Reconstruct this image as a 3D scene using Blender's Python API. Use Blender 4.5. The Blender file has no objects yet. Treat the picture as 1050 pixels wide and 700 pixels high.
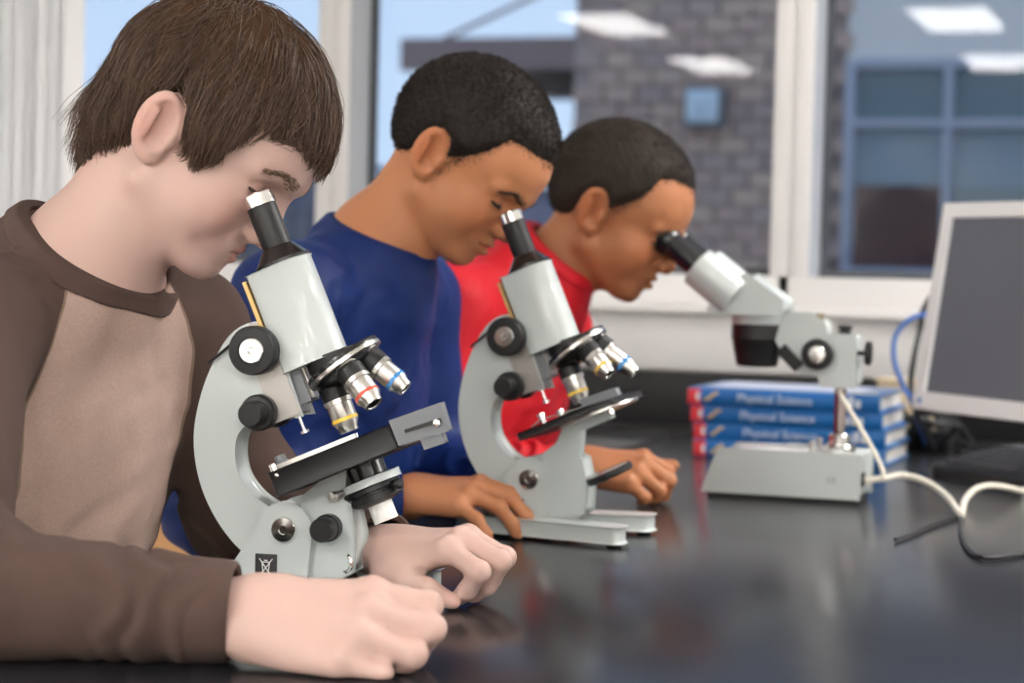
import bpy, bmesh, math, random
import numpy as np
from mathutils import Vector, Matrix

# ------------------------------------------------------------------ camera, sky, exposure
scene = bpy.context.scene
COL = scene.collection
T = 0.76                      # table top height
CAMZ = 1.06
YAW, PITCH, ROLL = math.radians(19), math.radians(2.24), math.radians(1.4)
CAMROT = (Matrix.Rotation(YAW, 3, 'Z') @ Matrix.Rotation(math.pi/2-PITCH, 3, 'X') @ Matrix.Rotation(ROLL, 3, 'Z'))
cam_data = bpy.data.cameras.new('camera')
cam_data.lens = 72; cam_data.sensor_width = 36; cam_data.sensor_fit = 'HORIZONTAL'
cam_data.clip_start = 0.05; cam_data.clip_end = 300
cam_data.dof.use_dof = True
cam_data.dof.focus_distance = 1.80
cam_data.dof.aperture_fstop = 5.4
cam = bpy.data.objects.new('camera', cam_data); COL.objects.link(cam)
cam.matrix_world = Matrix.Translation((0, 0, CAMZ)) @ CAMROT.to_4x4()
scene.camera = cam
scene.view_settings.view_transform = 'Standard'
scene.view_settings.look = 'None'
scene.view_settings.exposure = 0.56
scene.view_settings.gamma = 1
scene.view_settings.use_curve_mapping = False
scene.cycles.use_denoising = True
scene.cycles.max_bounces = 8
scene.cycles.sample_clamp_indirect = 6

world = bpy.data.worlds.new('sky'); scene.world = world; world.use_nodes = True
wn = world.node_tree; wn.nodes.clear()
w_out = wn.nodes.new('ShaderNodeOutputWorld'); w_bg = wn.nodes.new('ShaderNodeBackground')
w_tc = wn.nodes.new('ShaderNodeTexCoord'); w_sep = wn.nodes.new('ShaderNodeSeparateXYZ')
w_rmp = wn.nodes.new('ShaderNodeValToRGB')
w_rmp.color_ramp.elements[0].position = 0.0; w_rmp.color_ramp.elements[0].color = (.52, .66, .86, 1)
w_rmp.color_ramp.elements[1].position = 0.45; w_rmp.color_ramp.elements[1].color = (.33, .47, .72, 1)
wn.links.new(w_tc.outputs['Generated'], w_sep.inputs[0])
wn.links.new(w_sep.outputs['Z'], w_rmp.inputs[0])
wn.links.new(w_rmp.outputs[0], w_bg.inputs[0]); wn.links.new(w_bg.outputs[0], w_out.inputs[0])
w_bg.inputs[1].default_value = 0.85

LAMP = 24.0                   # brightness of the ceiling light panels

# ------------------------------------------------------------------ helpers
def at_y(px, py, y):
    """point of the vertical plane y that the photograph shows at pixel (px,py)"""
    r = CAMROT @ Vector(((px-525)/2100, -(py-350)/2100, -1))
    return Vector((0, 0, CAMZ)) + r*(y/r.y)
def at_z(px, py, z=0.0):
    r = CAMROT @ Vector(((px-525)/2100, -(py-350)/2100, -1))
    return Vector((0, 0, CAMZ)) + r*((T+z-CAMZ)/r.z)
def at_d(px, py, d):
    r = CAMROT @ Vector(((px-525)/2100, -(py-350)/2100, -1))
    fw = Vector((-math.sin(YAW), math.cos(YAW), 0))
    return Vector((0, 0, CAMZ)) + r*(d/r.dot(fw))

def tag(o, label=None, cat=None, group=None, kind=None):
    if label: o['label'] = label
    if cat: o['category'] = cat
    if group: o['group'] = group
    if kind: o['kind'] = kind
    return o
def empty(name, loc=(0, 0, 0), rz=0.0, parent=None):
    o = bpy.data.objects.new(name, None); COL.objects.link(o)
    o.location = loc; o.rotation_euler = (0, 0, rz); o.empty_display_size = .05
    if parent: o.parent = parent
    return o
def link(name, me, m, parent=None, loc=None):
    o = bpy.data.objects.new(name, me); COL.objects.link(o)
    if m is not None and not me.materials:
        for mm in (m if isinstance(m, (list, tuple)) else [m]): me.materials.append(mm)
    if parent: o.parent = parent
    if loc is not None: o.location = loc
    return o
def copy_obj(o, parent=None, loc=None):
    c = o.copy(); COL.objects.link(c); c.parent = parent
    if loc is not None: c.location = loc
    return c

# ---- materials
MATS = {}
def mat(name, col, rough=.5, metal=0.0, spec=.5, noise=None, bump=None, emit=None, coat=0, sss=0, sheen=0, alpha=None):
    """noise=(scale, second colour, contrast)   bump=(scale, strength)"""
    m = bpy.data.materials.new(name); m.use_nodes = True; MATS[name] = m
    nt = m.node_tree; b = nt.nodes['Principled BSDF']
    b.inputs['Base Color'].default_value = (*col, 1); b.inputs['Roughness'].default_value = rough
    b.inputs['Metallic'].default_value = metal; b.inputs['Specular IOR Level'].default_value = spec
    b.inputs['Coat Weight'].default_value = coat
    if sheen: b.inputs['Sheen Weight'].default_value = sheen; b.inputs['Sheen Roughness'].default_value = .5
    if sss:
        b.inputs['Subsurface Weight'].default_value = sss; b.inputs['Subsurface Radius'].default_value = (1, .35, .2)
        b.inputs['Subsurface Scale'].default_value = .006
    tc = nt.nodes.new('ShaderNodeTexCoord')
    if noise:
        n = nt.nodes.new('ShaderNodeTexNoise'); n.inputs['Scale'].default_value = noise[0]; n.inputs['Detail'].default_value = 4
        r = nt.nodes.new('ShaderNodeValToRGB'); c = noise[2]
        r.color_ramp.elements[0].position = .5-.5*c; r.color_ramp.elements[1].position = .5+.5*c
        r.color_ramp.elements[0].color = (*col, 1); r.color_ramp.elements[1].color = (*noise[1], 1)
        nt.links.new(tc.outputs['Object'], n.inputs[0]); nt.links.new(n.outputs[0], r.inputs[0]); nt.links.new(r.outputs[0], b.inputs['Base Color'])
    if bump:
        n2 = nt.nodes.new('ShaderNodeTexNoise'); n2.inputs['Scale'].default_value = bump[0]; n2.inputs['Detail'].default_value = 3
        bp = nt.nodes.new('ShaderNodeBump'); bp.inputs['Strength'].default_value = bump[1]; bp.inputs['Distance'].default_value = .002
        nt.links.new(tc.outputs['Object'], n2.inputs[0]); nt.links.new(n2.outputs[0], bp.inputs['Height']); nt.links.new(bp.outputs[0], b.inputs['Normal'])
    if emit:
        b.inputs['Emission Color'].default_value = (*emit[0], 1); b.inputs['Emission Strength'].default_value = emit[1]
    return m
def attr_color(m, name='tint', mul=True):
    """multiply the material's colour by a colour attribute of the mesh (pigment: lips, strands)"""
    nt = m.node_tree; b = nt.nodes['Principled BSDF']; s = b.inputs['Base Color']
    a = nt.nodes.new('ShaderNodeAttribute'); a.attribute_name = name
    mx = nt.nodes.new('ShaderNodeMix'); mx.data_type = 'RGBA'; mx.blend_type = 'MULTIPLY'; mx.inputs[0].default_value = 1
    if s.is_linked:
        nt.links.new(s.links[0].from_socket, mx.inputs[6])
    else: mx.inputs[6].default_value = s.default_value
    nt.links.new(a.outputs['Color'], mx.inputs[7]); nt.links.new(mx.outputs[2], s)
    return m

# ---- bmesh shapes: every add_* works on one bmesh
def bm_obj(name, bm, m, parent=None, loc=None, smooth=None, bevel=0, seg=2):
    if bevel:
        bmesh.ops.remove_doubles(bm, verts=bm.verts, dist=1e-6)
        es = [e for e in bm.edges if len(e.link_faces) == 2 and e.calc_face_angle(0) > .5]
        if es: bmesh.ops.bevel(bm, geom=es, offset=bevel, segments=seg, profile=.5, affect='EDGES', clamp_overlap=True)
    bmesh.ops.recalc_face_normals(bm, faces=bm.faces)
    me = bpy.data.meshes.new(name); bm.to_mesh(me); bm.free()
    if smooth is not None:
        me.polygons.foreach_set('use_smooth', [True]*len(me.polygons))
        try: me.set_sharp_from_angle(angle=math.radians(smooth))
        except Exception: pass
    return link(name, me, m, parent, loc)
def add_box(bm, c, s, M=None):
    r = bmesh.ops.create_cube(bm, size=1)
    for v in r['verts']:
        v.co = Vector((v.co.x*s[0]+c[0], v.co.y*s[1]+c[1], v.co.z*s[2]+c[2]))
        if M is not None: v.co = M @ v.co
    return r['verts']
def box(name, c, s, m, parent=None, bevel=0, smooth=None, seg=2, M=None):
    bm = bmesh.new(); add_box(bm, c, s, M)
    return bm_obj(name, bm, m, parent, bevel=bevel, smooth=(40 if bevel and smooth is None else smooth), seg=seg)
def add_lathe(bm, prof, n=32, base=(0, 0, 0), axis=(0, 0, 1)):
    """revolve (radius, height) pairs about axis through base; closed with caps"""
    ax = Vector(axis).normalized(); q = Vector((0, 0, 1)).rotation_difference(ax); B = Vector(base)
    rings = []
    for r, z in prof:
        rings.append([bm.verts.new(B+q @ Vector((r*math.cos(2*math.pi*i/n), r*math.sin(2*math.pi*i/n), z))) for i in range(n)])
    for a, b in zip(rings, rings[1:]):
        for i in range(n): bm.faces.new((a[i], a[(i+1) % n], b[(i+1) % n], b[i]))
    bm.faces.new(rings[0][::-1]); bm.faces.new(rings[-1])
def lathe(name, prof, m, parent=None, n=32, base=(0, 0, 0), axis=(0, 0, 1), smooth=35):
    bm = bmesh.new(); add_lathe(bm, prof, n, base, axis)
    return bm_obj(name, bm, m, parent, smooth=smooth)
def add_prism(bm, pts, a, b, fn):
    """polygon pts (u,w) extruded from a to b; fn(u,w,t) -> point"""
    lo = [bm.verts.new(fn(u, w, a)) for u, w in pts]; hi = [bm.verts.new(fn(u, w, b)) for u, w in pts]
    n = len(pts)
    bm.faces.new(lo); bm.faces.new(hi[::-1])
    for i in range(n): bm.faces.new((lo[i], lo[(i+1) % n], hi[(i+1) % n], hi[i]))
def catmull(pts, n=8, closed=False):
    P = [Vector(p) for p in pts]; out = []
    m = len(P); rng = range(m if closed else m-1)
    for i in rng:
        if closed: a, b, c, d = P[i-1], P[i], P[(i+1) % m], P[(i+2) % m]
        else: a, b, c, d = P[max(i-1, 0)], P[i], P[i+1], P[min(i+2, m-1)]
        for k in range(n):
            t = k/n
            out.append(.5*((2*b)+(c-a)*t+(2*a-5*b+4*c-d)*t*t+(3*b-a-3*c+d)*t**3))
    if not closed: out.append(P[-1])
    return out
def add_tube(bm, pts, r, n=8):
    pts = [Vector(p) for p in pts]; rr = r if isinstance(r, (list, tuple)) else [r]*len(pts)
    rings = []; up = None
    for i, p in enumerate(pts):
        t = (pts[min(i+1, len(pts)-1)]-pts[max(i-1, 0)]).normalized()
        if up is None: up = t.orthogonal().normalized()
        up = (up-t*up.dot(t)).normalized(); s = t.cross(up)
        rings.append([bm.verts.new(p+(up*math.cos(2*math.pi*k/n)+s*math.sin(2*math.pi*k/n))*rr[i]) for k in range(n)])
    for a, b in zip(rings, rings[1:]):
        for i in range(n): bm.faces.new((a[i], a[(i+1) % n], b[(i+1) % n], b[i]))
    bm.faces.new(rings[0][::-1]); bm.faces.new(rings[-1])
def tube(name, pts, r, m, parent=None, n=8, smoothpts=0):
    bm = bmesh.new(); add_tube(bm, catmull(pts, smoothpts) if smoothpts else pts, r, n)
    return bm_obj(name, bm, m, parent, smooth=40)
def text_obj(name, s, size, M, m, parent=None, depth=.0004, align='CENTER'):
    cu = bpy.data.curves.new(name, 'FONT'); cu.body = s; cu.size = size; cu.extrude = depth; cu.align_x = align; cu.align_y = 'CENTER'
    cu.resolution_u = 2
    o = bpy.data.objects.new(name, cu); COL.objects.link(o)
    dg = bpy.context.evaluated_depsgraph_get(); dg.update()
    me = bpy.data.meshes.new_from_object(o.evaluated_get(dg))
    bpy.data.objects.remove(o); bpy.data.curves.remove(cu)
    me.transform(M); me.materials.clear()
    return link(name, me, m, parent)

# ---- implicit surfaces: numpy distance functions meshed with sparse surface nets
f32 = np.float32
def V3(*a): return np.array(a, dtype=f32)
def smin(a, b, k):
    h = np.maximum(k-np.abs(a-b), 0)/k
    return np.minimum(a, b)-h*h*k*.25
def smax(a, b, k): return -smin(-a, -b, k)
def s_sph(p, c, r): return np.linalg.norm(p-V3(*c), axis=1)-f32(r)
def s_ell(p, c, r, R=None):
    q = p-V3(*c)
    if R is not None: q = q @ R.astype(f32)          # R columns = local axes
    rr = V3(*r); k0 = np.linalg.norm(q/rr, axis=1); k1 = np.linalg.norm(q/(rr*rr), axis=1)
    return k0*(k0-1)/np.maximum(k1, 1e-6)
def s_cone(p, a, b, r1, r2):
    a = V3(*a); b = V3(*b); ab = b-a; pa = p-a
    t = np.clip((pa @ ab)/max(float(ab @ ab), 1e-12), 0, 1).astype(f32)
    d = pa-t[:, None]*ab
    return np.sqrt(np.einsum('ij,ij->i', d, d))-(f32(r1)+(f32(r2)-f32(r1))*t)
def s_chain(p, pts, rs, k=.004):
    d = None
    for a, b, r1, r2 in zip(pts, pts[1:], rs, rs[1:]):
        e = s_cone(p, a, b, r1, r2); d = e if d is None else smin(d, e, k)
    return d
def polygonize(f, lo, hi, h, lev=3, slack=1.7):
    lo = np.array(lo, float); hi = np.array(hi, float); H = h*2**lev
    n = np.ceil((hi-lo)/H).astype(int)
    idx = np.stack(np.meshgrid(*[np.arange(k) for k in n], indexing='ij'), -1).reshape(-1, 3)
    offs = np.array([[i, j, k] for i in (0, 1) for j in (0, 1) for k in (0, 1)])
    for L in range(lev, -1, -1):
        s = h*2**L
        d = f((lo+(idx+.5)*s).astype(f32))
        idx = idx[np.abs(d) < s*.87*slack+.0005]
        if L: idx = ((idx*2)[:, None, :]+offs[None]).reshape(-1, 3)
    N = n*2**lev+2
    key = lambda a: (a[..., 0]*N[1]+a[..., 1])*N[2]+a[..., 2]
    ck = key(idx[:, None, :]+offs[None])
    uk, inv = np.unique(ck, return_inverse=True); inv = inv.reshape(ck.shape)
    cc = np.stack([uk//(N[1]*N[2]), (uk//N[2]) % N[1], uk % N[2]], -1)
    val = np.concatenate([f((lo+c*h).astype(f32)) for c in np.array_split(cc, max(1, len(cc)//400000))])
    cv = val[inv]; ins = cv < 0
    act = ins.any(1) & ~ins.all(1)
    idx = idx[act]; cv = cv[act]; ins = ins[act]
    o = np.argsort(key(idx)); idx = idx[o]; cv = cv[o]; ins = ins[o]; K = key(idx)
    acc = np.zeros((len(idx), 3)); cnt = np.zeros(len(idx))
    for a in range(8):
        for ax, b in ((0, a | 4), (1, a | 2), (2, a | 1)):
            if b == a: continue
            m = ins[:, a] != ins[:, b]
            t = cv[m, a]/(cv[m, a]-cv[m, b])
            pa = offs[a]+np.zeros((m.sum(), 3)); pa[:, ax] += t
            acc[m] += pa; cnt[m] += 1
    V = lo+(idx+acc/cnt[:, None])*h
    Q = []
    E = np.eye(3, dtype=int); cidx = {0: 4, 1: 2, 2: 1}
    for ax in range(3):
        b, c = (ax+1) % 3, (ax+2) % 3
        m = ins[:, 0] != ins[:, cidx[ax]]
        me = np.nonzero(m)[0]
        ids = [me]; ok = np.ones(len(me), bool)
        for dlt in (E[b], E[b]+E[c], E[c]):
            kk = key(idx[me]-dlt); j = np.searchsorted(K, kk); j = np.minimum(j, len(K)-1)
            ok &= K[j] == kk; ids.append(j)
        q = np.stack(ids, -1)[ok]; fl = ins[me, 0][ok]
        q[~fl] = q[~fl][:, ::-1]
        Q.append(q)
    return V, np.concatenate(Q)
def np_obj(name, V, Q, m, parent=None, origin=(0, 0, 0), tint=None, attrs=None, smooth=True):
    me = bpy.data.meshes.new(name)
    nv, nf, k = len(V), len(Q), Q.shape[1]
    me.vertices.add(nv); me.vertices.foreach_set('co', (np.asarray(V)-np.array(origin)).astype(f32).ravel())
    me.loops.add(nf*k); me.loops.foreach_set('vertex_index', Q.astype(np.int32).ravel())
    me.polygons.add(nf); me.polygons.foreach_set('loop_start', np.arange(0, nf*k, k, dtype=np.int32))
    try: me.polygons.foreach_set('loop_total', np.full(nf, k, dtype=np.int32))
    except Exception: pass
    me.update(calc_edges=True)
    if smooth: me.polygons.foreach_set('use_smooth', np.ones(nf, bool))
    if tint is not None:
        at = me.color_attributes.new('tint', 'FLOAT_COLOR', 'POINT')
        at.data.foreach_set('color', np.concatenate([tint, np.ones((nv, 1))], 1).astype(f32).ravel())
    for nm, v in (attrs or {}).items():
        at = me.attributes.new(nm, 'FLOAT', 'POINT'); at.data.foreach_set('value', v.astype(f32))
    me.validate()
    return link(name, me, m, parent)
def rot(ax, deg):
    return np.array(Matrix.Rotation(math.radians(deg), 3, ax))
def waves(p, seed, wl, warp=.6):
    """smooth pseudo-noise in -1..1 with wavelength about wl (metres)"""
    rg = np.random.default_rng(seed); o = 0
    for i in range(5):
        k = rg.normal(size=3); k = k/np.linalg.norm(k)*2*np.pi/wl*rg.uniform(.7, 1.4)
        k2 = rg.normal(size=3); k2 = k2/np.linalg.norm(k2)*2*np.pi/wl*.8
        o = o+np.sin(p @ k.astype(f32)+rg.uniform(0, 6)+warp*2*np.sin(p @ k2.astype(f32)+rg.uniform(0, 6)))
    return o/3.2
# ------------------------------------------------------------------ the room
M_WHITE = mat('painted_white', (.84, .83, .82), .55, bump=(60, .05))
M_FRAME = mat('window_frame_white', (.66, .645, .64), .45)
M_PANEL = mat('raceway_white', (.62, .61, .61), .5)
M_GREYF = mat('reveal_grey', (.42, .44, .47), .5)
M_GASK = mat('dark_gasket', (.06, .065, .075), .5)
M_CEIL = mat('ceiling_tile', (.88, .88, .87), .9, bump=(200, .2))
M_FLOOR = mat('floor_vinyl', (.52, .50, .47), .4, noise=(8, (.58, .56, .53), .6))
M_EPOXY = mat('black_epoxy_top', (.011, .012, .015), .36, spec=.22, noise=(180, (.014, .015, .019), .6), bump=(900, .03))
def epoxy_sheen(m, ior, amount, rough):
    # matte resin: dark body with a thin, weak sheen
    nt = m.node_tree; b = nt.nodes['Principled BSDF']; b.inputs['Specular IOR Level'].default_value = 0; b.inputs['Roughness'].default_value = 1
    g = nt.nodes.new('ShaderNodeBsdfGlossy'); g.inputs['Roughness'].default_value = rough
    f = nt.nodes.new('ShaderNodeFresnel'); f.inputs[0].default_value = ior
    k = nt.nodes.new('ShaderNodeMath'); k.operation = 'MULTIPLY'; k.inputs[1].default_value = amount
    mx = nt.nodes.new('ShaderNodeMixShader'); o = nt.nodes['Material Output']
    nt.links.new(f.outputs[0], k.inputs[0]); nt.links.new(k.outputs[0], mx.inputs[0]); nt.links.new(b.outputs[0], mx.inputs[1]); nt.links.new(g.outputs[0], mx.inputs[2]); nt.links.new(mx.outputs[0], o.inputs[0])
epoxy_sheen(M_EPOXY, 1.52, .95, .20)
M_OAK = mat('oak', (.50, .26, .10), .5, noise=(14, (.40, .19, .07), .7))
M_BLIND = mat('blind_vinyl', (.93, .93, .94), .5)
M_STEEL = mat('brushed_steel', (.62, .60, .57), .32, metal=1.0, bump=(600, .05))
def glass_mat():
    m = bpy.data.materials.new('window_glass'); m.use_nodes = True; nt = m.node_tree; nt.nodes.clear()
    o = nt.nodes.new('ShaderNodeOutputMaterial'); t = nt.nodes.new('ShaderNodeBsdfTransparent'); g = nt.nodes.new('ShaderNodeBsdfGlossy')
    t.inputs[0].default_value = (.90, .93, .95, 1); g.inputs['Roughness'].default_value = .0
    f = nt.nodes.new('ShaderNodeFresnel'); f.inputs[0].default_value = 1.40; mx = nt.nodes.new('ShaderNodeMixShader')
    nt.links.new(f.outputs[0], mx.inputs[0]); nt.links.new(t.outputs[0], mx.inputs[1]); nt.links.new(g.outputs[0], mx.inputs[2]); nt.links.new(mx.outputs[0], o.inputs[0])
    return m
M_GLASS = glass_mat()
X0, X1, Y0, YW, ZC = -4.8, 4.8, -9.0, 3.76, 2.5
def struct(o): o['kind'] = 'structure'; return o
struct(box('floor', ((X0+X1)/2, (Y0+YW)/2, -.05), (X1-X0+.4, YW-Y0+.6, .1), M_FLOOR))
struct(box('ceiling', ((X0+X1)/2, (Y0+YW)/2, ZC+.06), (X1-X0+.4, YW-Y0+.6, .12), M_CEIL))
struct(box('wall_left', (X0-.1, (Y0+YW)/2, ZC/2), (.2, YW-Y0+.4, ZC), M_WHITE))
struct(box('wall_right', (X1+.1, (Y0+YW)/2, ZC/2), (.2, YW-Y0+.4, ZC), M_WHITE))
struct(box('wall_front', ((X0+X1)/2, Y0-.1, ZC/2), (X1-X0+.4, .2, ZC), M_WHITE))
# window wall: sill wall, head, piers between three openings
OPEN = [(-3.30, -1.716), (-1.650, -.790), (-.719, 1.05)]
SILL, HEAD, GY = T+.284, 2.28, 3.875
bm = bmesh.new()
add_box(bm, (0, YW+.1, (T+.20)/2), (9.6, .2, T+.20)); add_box(bm, (0, YW+.1, (HEAD+.06+ZC)/2), (9.6, .2, ZC-HEAD-.06))
add_box(bm, ((X0-3.36)/2, YW+.1, (T+.2+HEAD+.06)/2), (-3.36-X0, .2, HEAD+.06-T-.2)); add_box(bm, ((X1+1.11)/2, YW+.1, (T+.2+HEAD+.06)/2), (X1-1.11, .2, HEAD+.06-T-.2))
add_box(bm, (-1.125, YW+.09, T+.24), (4.5, .12, .08))
for x_ in (-1.683, -.7545): add_box(bm, (x_, YW+.09, (SILL+HEAD)/2), (.05, .10, HEAD-SILL+.1))
struct(bm_obj('wall_back', bm, M_WHITE))
for i, (a, b) in enumerate(OPEN):
    w = struct(empty('window_%d' % (i+1), ((a+b)/2, YW, SILL)))
    h = HEAD-SILL; ww = b-a
    la = .07 if i == 0 else (.033 if i == 1 else .0355); lb = .033 if i == 0 else (.0355 if i == 1 else .07)
    fr = M_FRAME
    box('bottom_rail', (0, .055, -.037), (ww+la+lb+.003, .125, .074), fr, w, .0008)
    box('top_rail', (0, .055, h+.03), (ww+la+lb, .125, .06), fr, w, .003)
    box('jamb', (-ww/2-la/2-.0008, .055, h/2), (la+.0016, .125, h-.002), fr, w, .0008)
    box('jamb', (ww/2+lb/2+.0008, .055, h/2), (lb+.0016, .125, h-.002), fr, w, .0008)
    # reveal and dark gasket round the pane
    box('reveal', (-ww/2+.001, .060, h/2), (.004, .112, h-.004), M_GREYF, w)
    bm = bmesh.new()
    g = .014
    for c, s in (((0, .10, g/2), (ww-.004, .012, g)), ((0, .10, h-g/2), (ww-.004, .012, g)), ((-ww/2+g/2+.004, .10, h/2), (g, .012, h-2*g)), ((ww/2-g/2-.002, .10, h/2), (g, .012, h-2*g))): add_box(bm, c, s)
    bm_obj('gasket', bm, M_GASK, w)
    bm = bmesh.new(); bmesh.ops.create_grid(bm, x_segments=1, y_segments=1, size=.5, matrix=Matrix.Rotation(math.pi/2, 4, 'X'))
    for v in bm.verts: v.co = Vector((v.co.x*(ww-.01), GY-YW, v.co.z*(h-.01)+h/2))
    bm_obj('pane', bm, M_GLASS, w)
# raceway strip under the windows
tr = struct(box('trim_1', (-.6, YW-.012, T+.155), (6.5, .024, .105), M_PANEL, bevel=.004))
struct(box('trim_2', (-.6, YW-.022, T+.219), (6.5, .044, .018), M_FRAME, bevel=.003))
# blinds at the left
bl = empty('vertical_blind', (-2.62, YW-.05, T+.30)); tag(bl, 'white vertical blind drawn to the side of the left window', 'blind')
box('headrail', (0, 0, 1.40), (.90, .05, .04), M_FRAME, bl, .004)
bm = bmesh.new()
add_box(bm, (0, 0, .69), (.046, .0025, 1.36), Matrix.Rotation(math.radians(62), 4, 'Z'))
s0 = bm_obj('slat', bm, M_BLIND, bl, loc=(-.40, 0, 0))
for k in range(1, 29):
    s = copy_obj(s0, bl, (-.40+.0275*k, .004*math.sin(k*2.1), 0)); s.rotation_euler.z = math.radians(7*math.sin(k*3.3))
# ceiling lights on their grid; window-side row added to brighten wall and boys
M_DIFF = mat('lit_diffuser', (.9, .88, .82), .5, emit=((1.0, .968, .93), LAMP))
M_OFF = mat('unlit_diffuser', (.82, .82, .80), .5)
M_TBAR = mat('fixture_white', (.78, .78, .77), .4)
rows = ['rearmost', 'second', 'third', 'added window-side']; cols = ['far left', 'centre left', 'centre right', 'far right']
for j, y in enumerate((-6.5, -4.05, -1.6, 2.75)):
    for i, x in enumerate((-3.45, -1.45, .55, 2.55)):
        L = empty('ceiling_light', (x, y, ZC)); tag(L, '%s ceiling light panel, %s row, %s' % ('unlit white' if (j == 3 and i < 2) else 'warm white lit', rows[j], cols[i]), 'ceiling light', 'ceiling light panels')
        bm = bmesh.new()
        for c, s in (((-.235, 0, -.012), (.03, 1.22, .024)), ((.235, 0, -.012), (.03, 1.22, .024)), ((0, -.595, -.012), (.44, .03, .024)), ((0, .595, -.012), (.44, .03, .024))): add_box(bm, c, s)
        bm_obj('frame', bm, M_TBAR, L)
        box('diffuser', (0, 0, -.008), (.44, 1.16, .012), M_OFF if (j == 3 and i < 2) else M_DIFF, L)

# ------------------------------------------------------------------ outside
BY = 11.0
M_BRICKM = mat('mortar', (.42, .33, .30), .95)
M_BR = [mat('brick_%d' % i, c, .9, noise=(30, tuple(v*.8 for v in c), .8), bump=(90, .4)) for i, c in enumerate(((.61, .42, .325), (.55, .375, .30), (.65, .46, .345), (.50, .36, .31)))]
M_SOFF = mat('canopy_brown', (.30, .21, .20), .8)
M_BLUEF = mat('blue_grey_frame', (.40, .43, .50), .5)
M_TEAL = mat('teal_pane', (.12, .20, .23), .12); M_MAROON = mat('dark_maroon_pane', (.075, .030, .034), .12); M_TEALD = mat('blue_teal_pane', (.15, .25, .32), .12)
M_CEILREFL = mat('ceiling_reflection_grey', (.78, .72, .66), .7)
xa, xb = at_y(585, 150, BY).x, at_y(862, 150, BY).x
zt = at_y(700, -40, BY).z; xr = at_y(1120, 150, BY).x+5.0
ext = struct(box('wall_exterior', ((xa+xr)/2, BY+1.80, 2.2), (xr-xa, 3.5, 5.4), M_BRICKM))
bw, bh = .185, .094
rg = random.Random(4); protos = []
for m_ in M_BR:
    bm = bmesh.new(); add_box(bm, (0, 0, 0), (bw-.012, .06, bh-.011)); o = bm_obj('brick', bm, m_, ext, bevel=.004, seg=1); protos.append(o)
used = [False]*4; org = Vector(((xa+xr)/2*0, 0, 0)); nrow = 0; cnt = 0
z = at_y(700, 306, BY).z
while z < zt:
    off = (nrow % 2)*bw/2
    k = 0
    while True:
        x = xa+bw/2+k*bw+off; k += 1
        if x > xb+.02: break
        i = rg.randrange(4)
        o = protos[i] if not used[i] else copy_obj(protos[i], ext)
        used[i] = True; o.location = (x, BY+.035+rg.uniform(-.006, .006), z); cnt += 1
    z += bh; nrow += 1
# facade window seen through the right pane
def fz(px, py): return at_y(px, py, BY)
fl, fr_, ft, fb = fz(866, 150).x, xr, fz(930, 60).z, fz(930, 286).z
struct(box('reflection_panel', ((fl+xr)/2, BY+.05, (ft+zt)/2+.3), (xr-fl, .06, zt-ft+.6), M_CEILREFL))  # pale panel coloured as the room ceiling mirrored in the window glass
fw = empty('facade_window', (fl, BY, fb)); tag(fw, 'blue-grey framed window of the building outside the right pane', 'window')
W_, H_ = xr-fl, ft-fb
zm = fz(930, 127).z-fb; xm = fz(972, 150).x-fl; xm2 = xm*2
t_ = .055
for nm, c, s in (('frame_bar', (W_/2, 0, H_-t_/2), (W_, .10, t_)), ('frame_bar', (W_/2, 0, t_/2), (W_, .10, t_)), ('frame_bar', (t_/2, 0, H_/2), (t_, .098, H_)), ('frame_bar', (W_/2, 0, zm), (W_, .096, t_*.8))):
    box(nm, c, s, M_BLUEF, fw, .006)
bays = [xm*k for k in range(int(W_/xm)+1)]+[W_]
for x_ in bays[1:-1]: box('frame_bar', (x_, 0, H_/2), (t_*.8, .098, H_), M_BLUEF, fw, .006)
zl = fz(930, 190).z-fb
for x0_, x1_ in zip(bays, bays[1:]):
    box('pane', ((x0_+x1_)/2, .03, (zm+H_)/2), (x1_-x0_, .02, H_-zm), M_TEAL, fw)
    box('pane', ((x0_+x1_)/2, .03, (zm+zl)/2), (x1_-x0_, .02, zm-zl), M_TEALD, fw)
    box('pane', ((x0_+x1_)/2, .03, zl/2), (x1_-x0_, .02, zl), M_MAROON if x0_ == 0 else M_TEAL, fw)
# wall lamp
a = fz(707, 92); b = fz(742, 128)
wl = empty('wall_lamp', ((a.x+b.x)/2, BY-.005, (a.z+b.z)/2)); tag(wl, 'square wall lamp with a pale glass lens on the brick wall outside', 'lamp')
s_ = (b.x-a.x)
box('housing', (.006, -.04, -.008), (s_*1.12, .09, s_*1.12), mat('lamp_housing', (.12, .13, .15), .5), wl, .01)
ln = box('lens', (0, -.095, 0), (s_*.92, .03, s_*.92), mat('lamp_lens', (.66, .76, .80), .3), wl, .012)
for sg in (-1, 1):
    box('lens_rib', (0, -.112, 0), (s_*1.0, .006, .010), mat('lens_rib_%d' % sg, (.62, .72, .78), .3), wl, M=Matrix.Rotation(sg*math.pi/4, 4, 'Y'))
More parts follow.
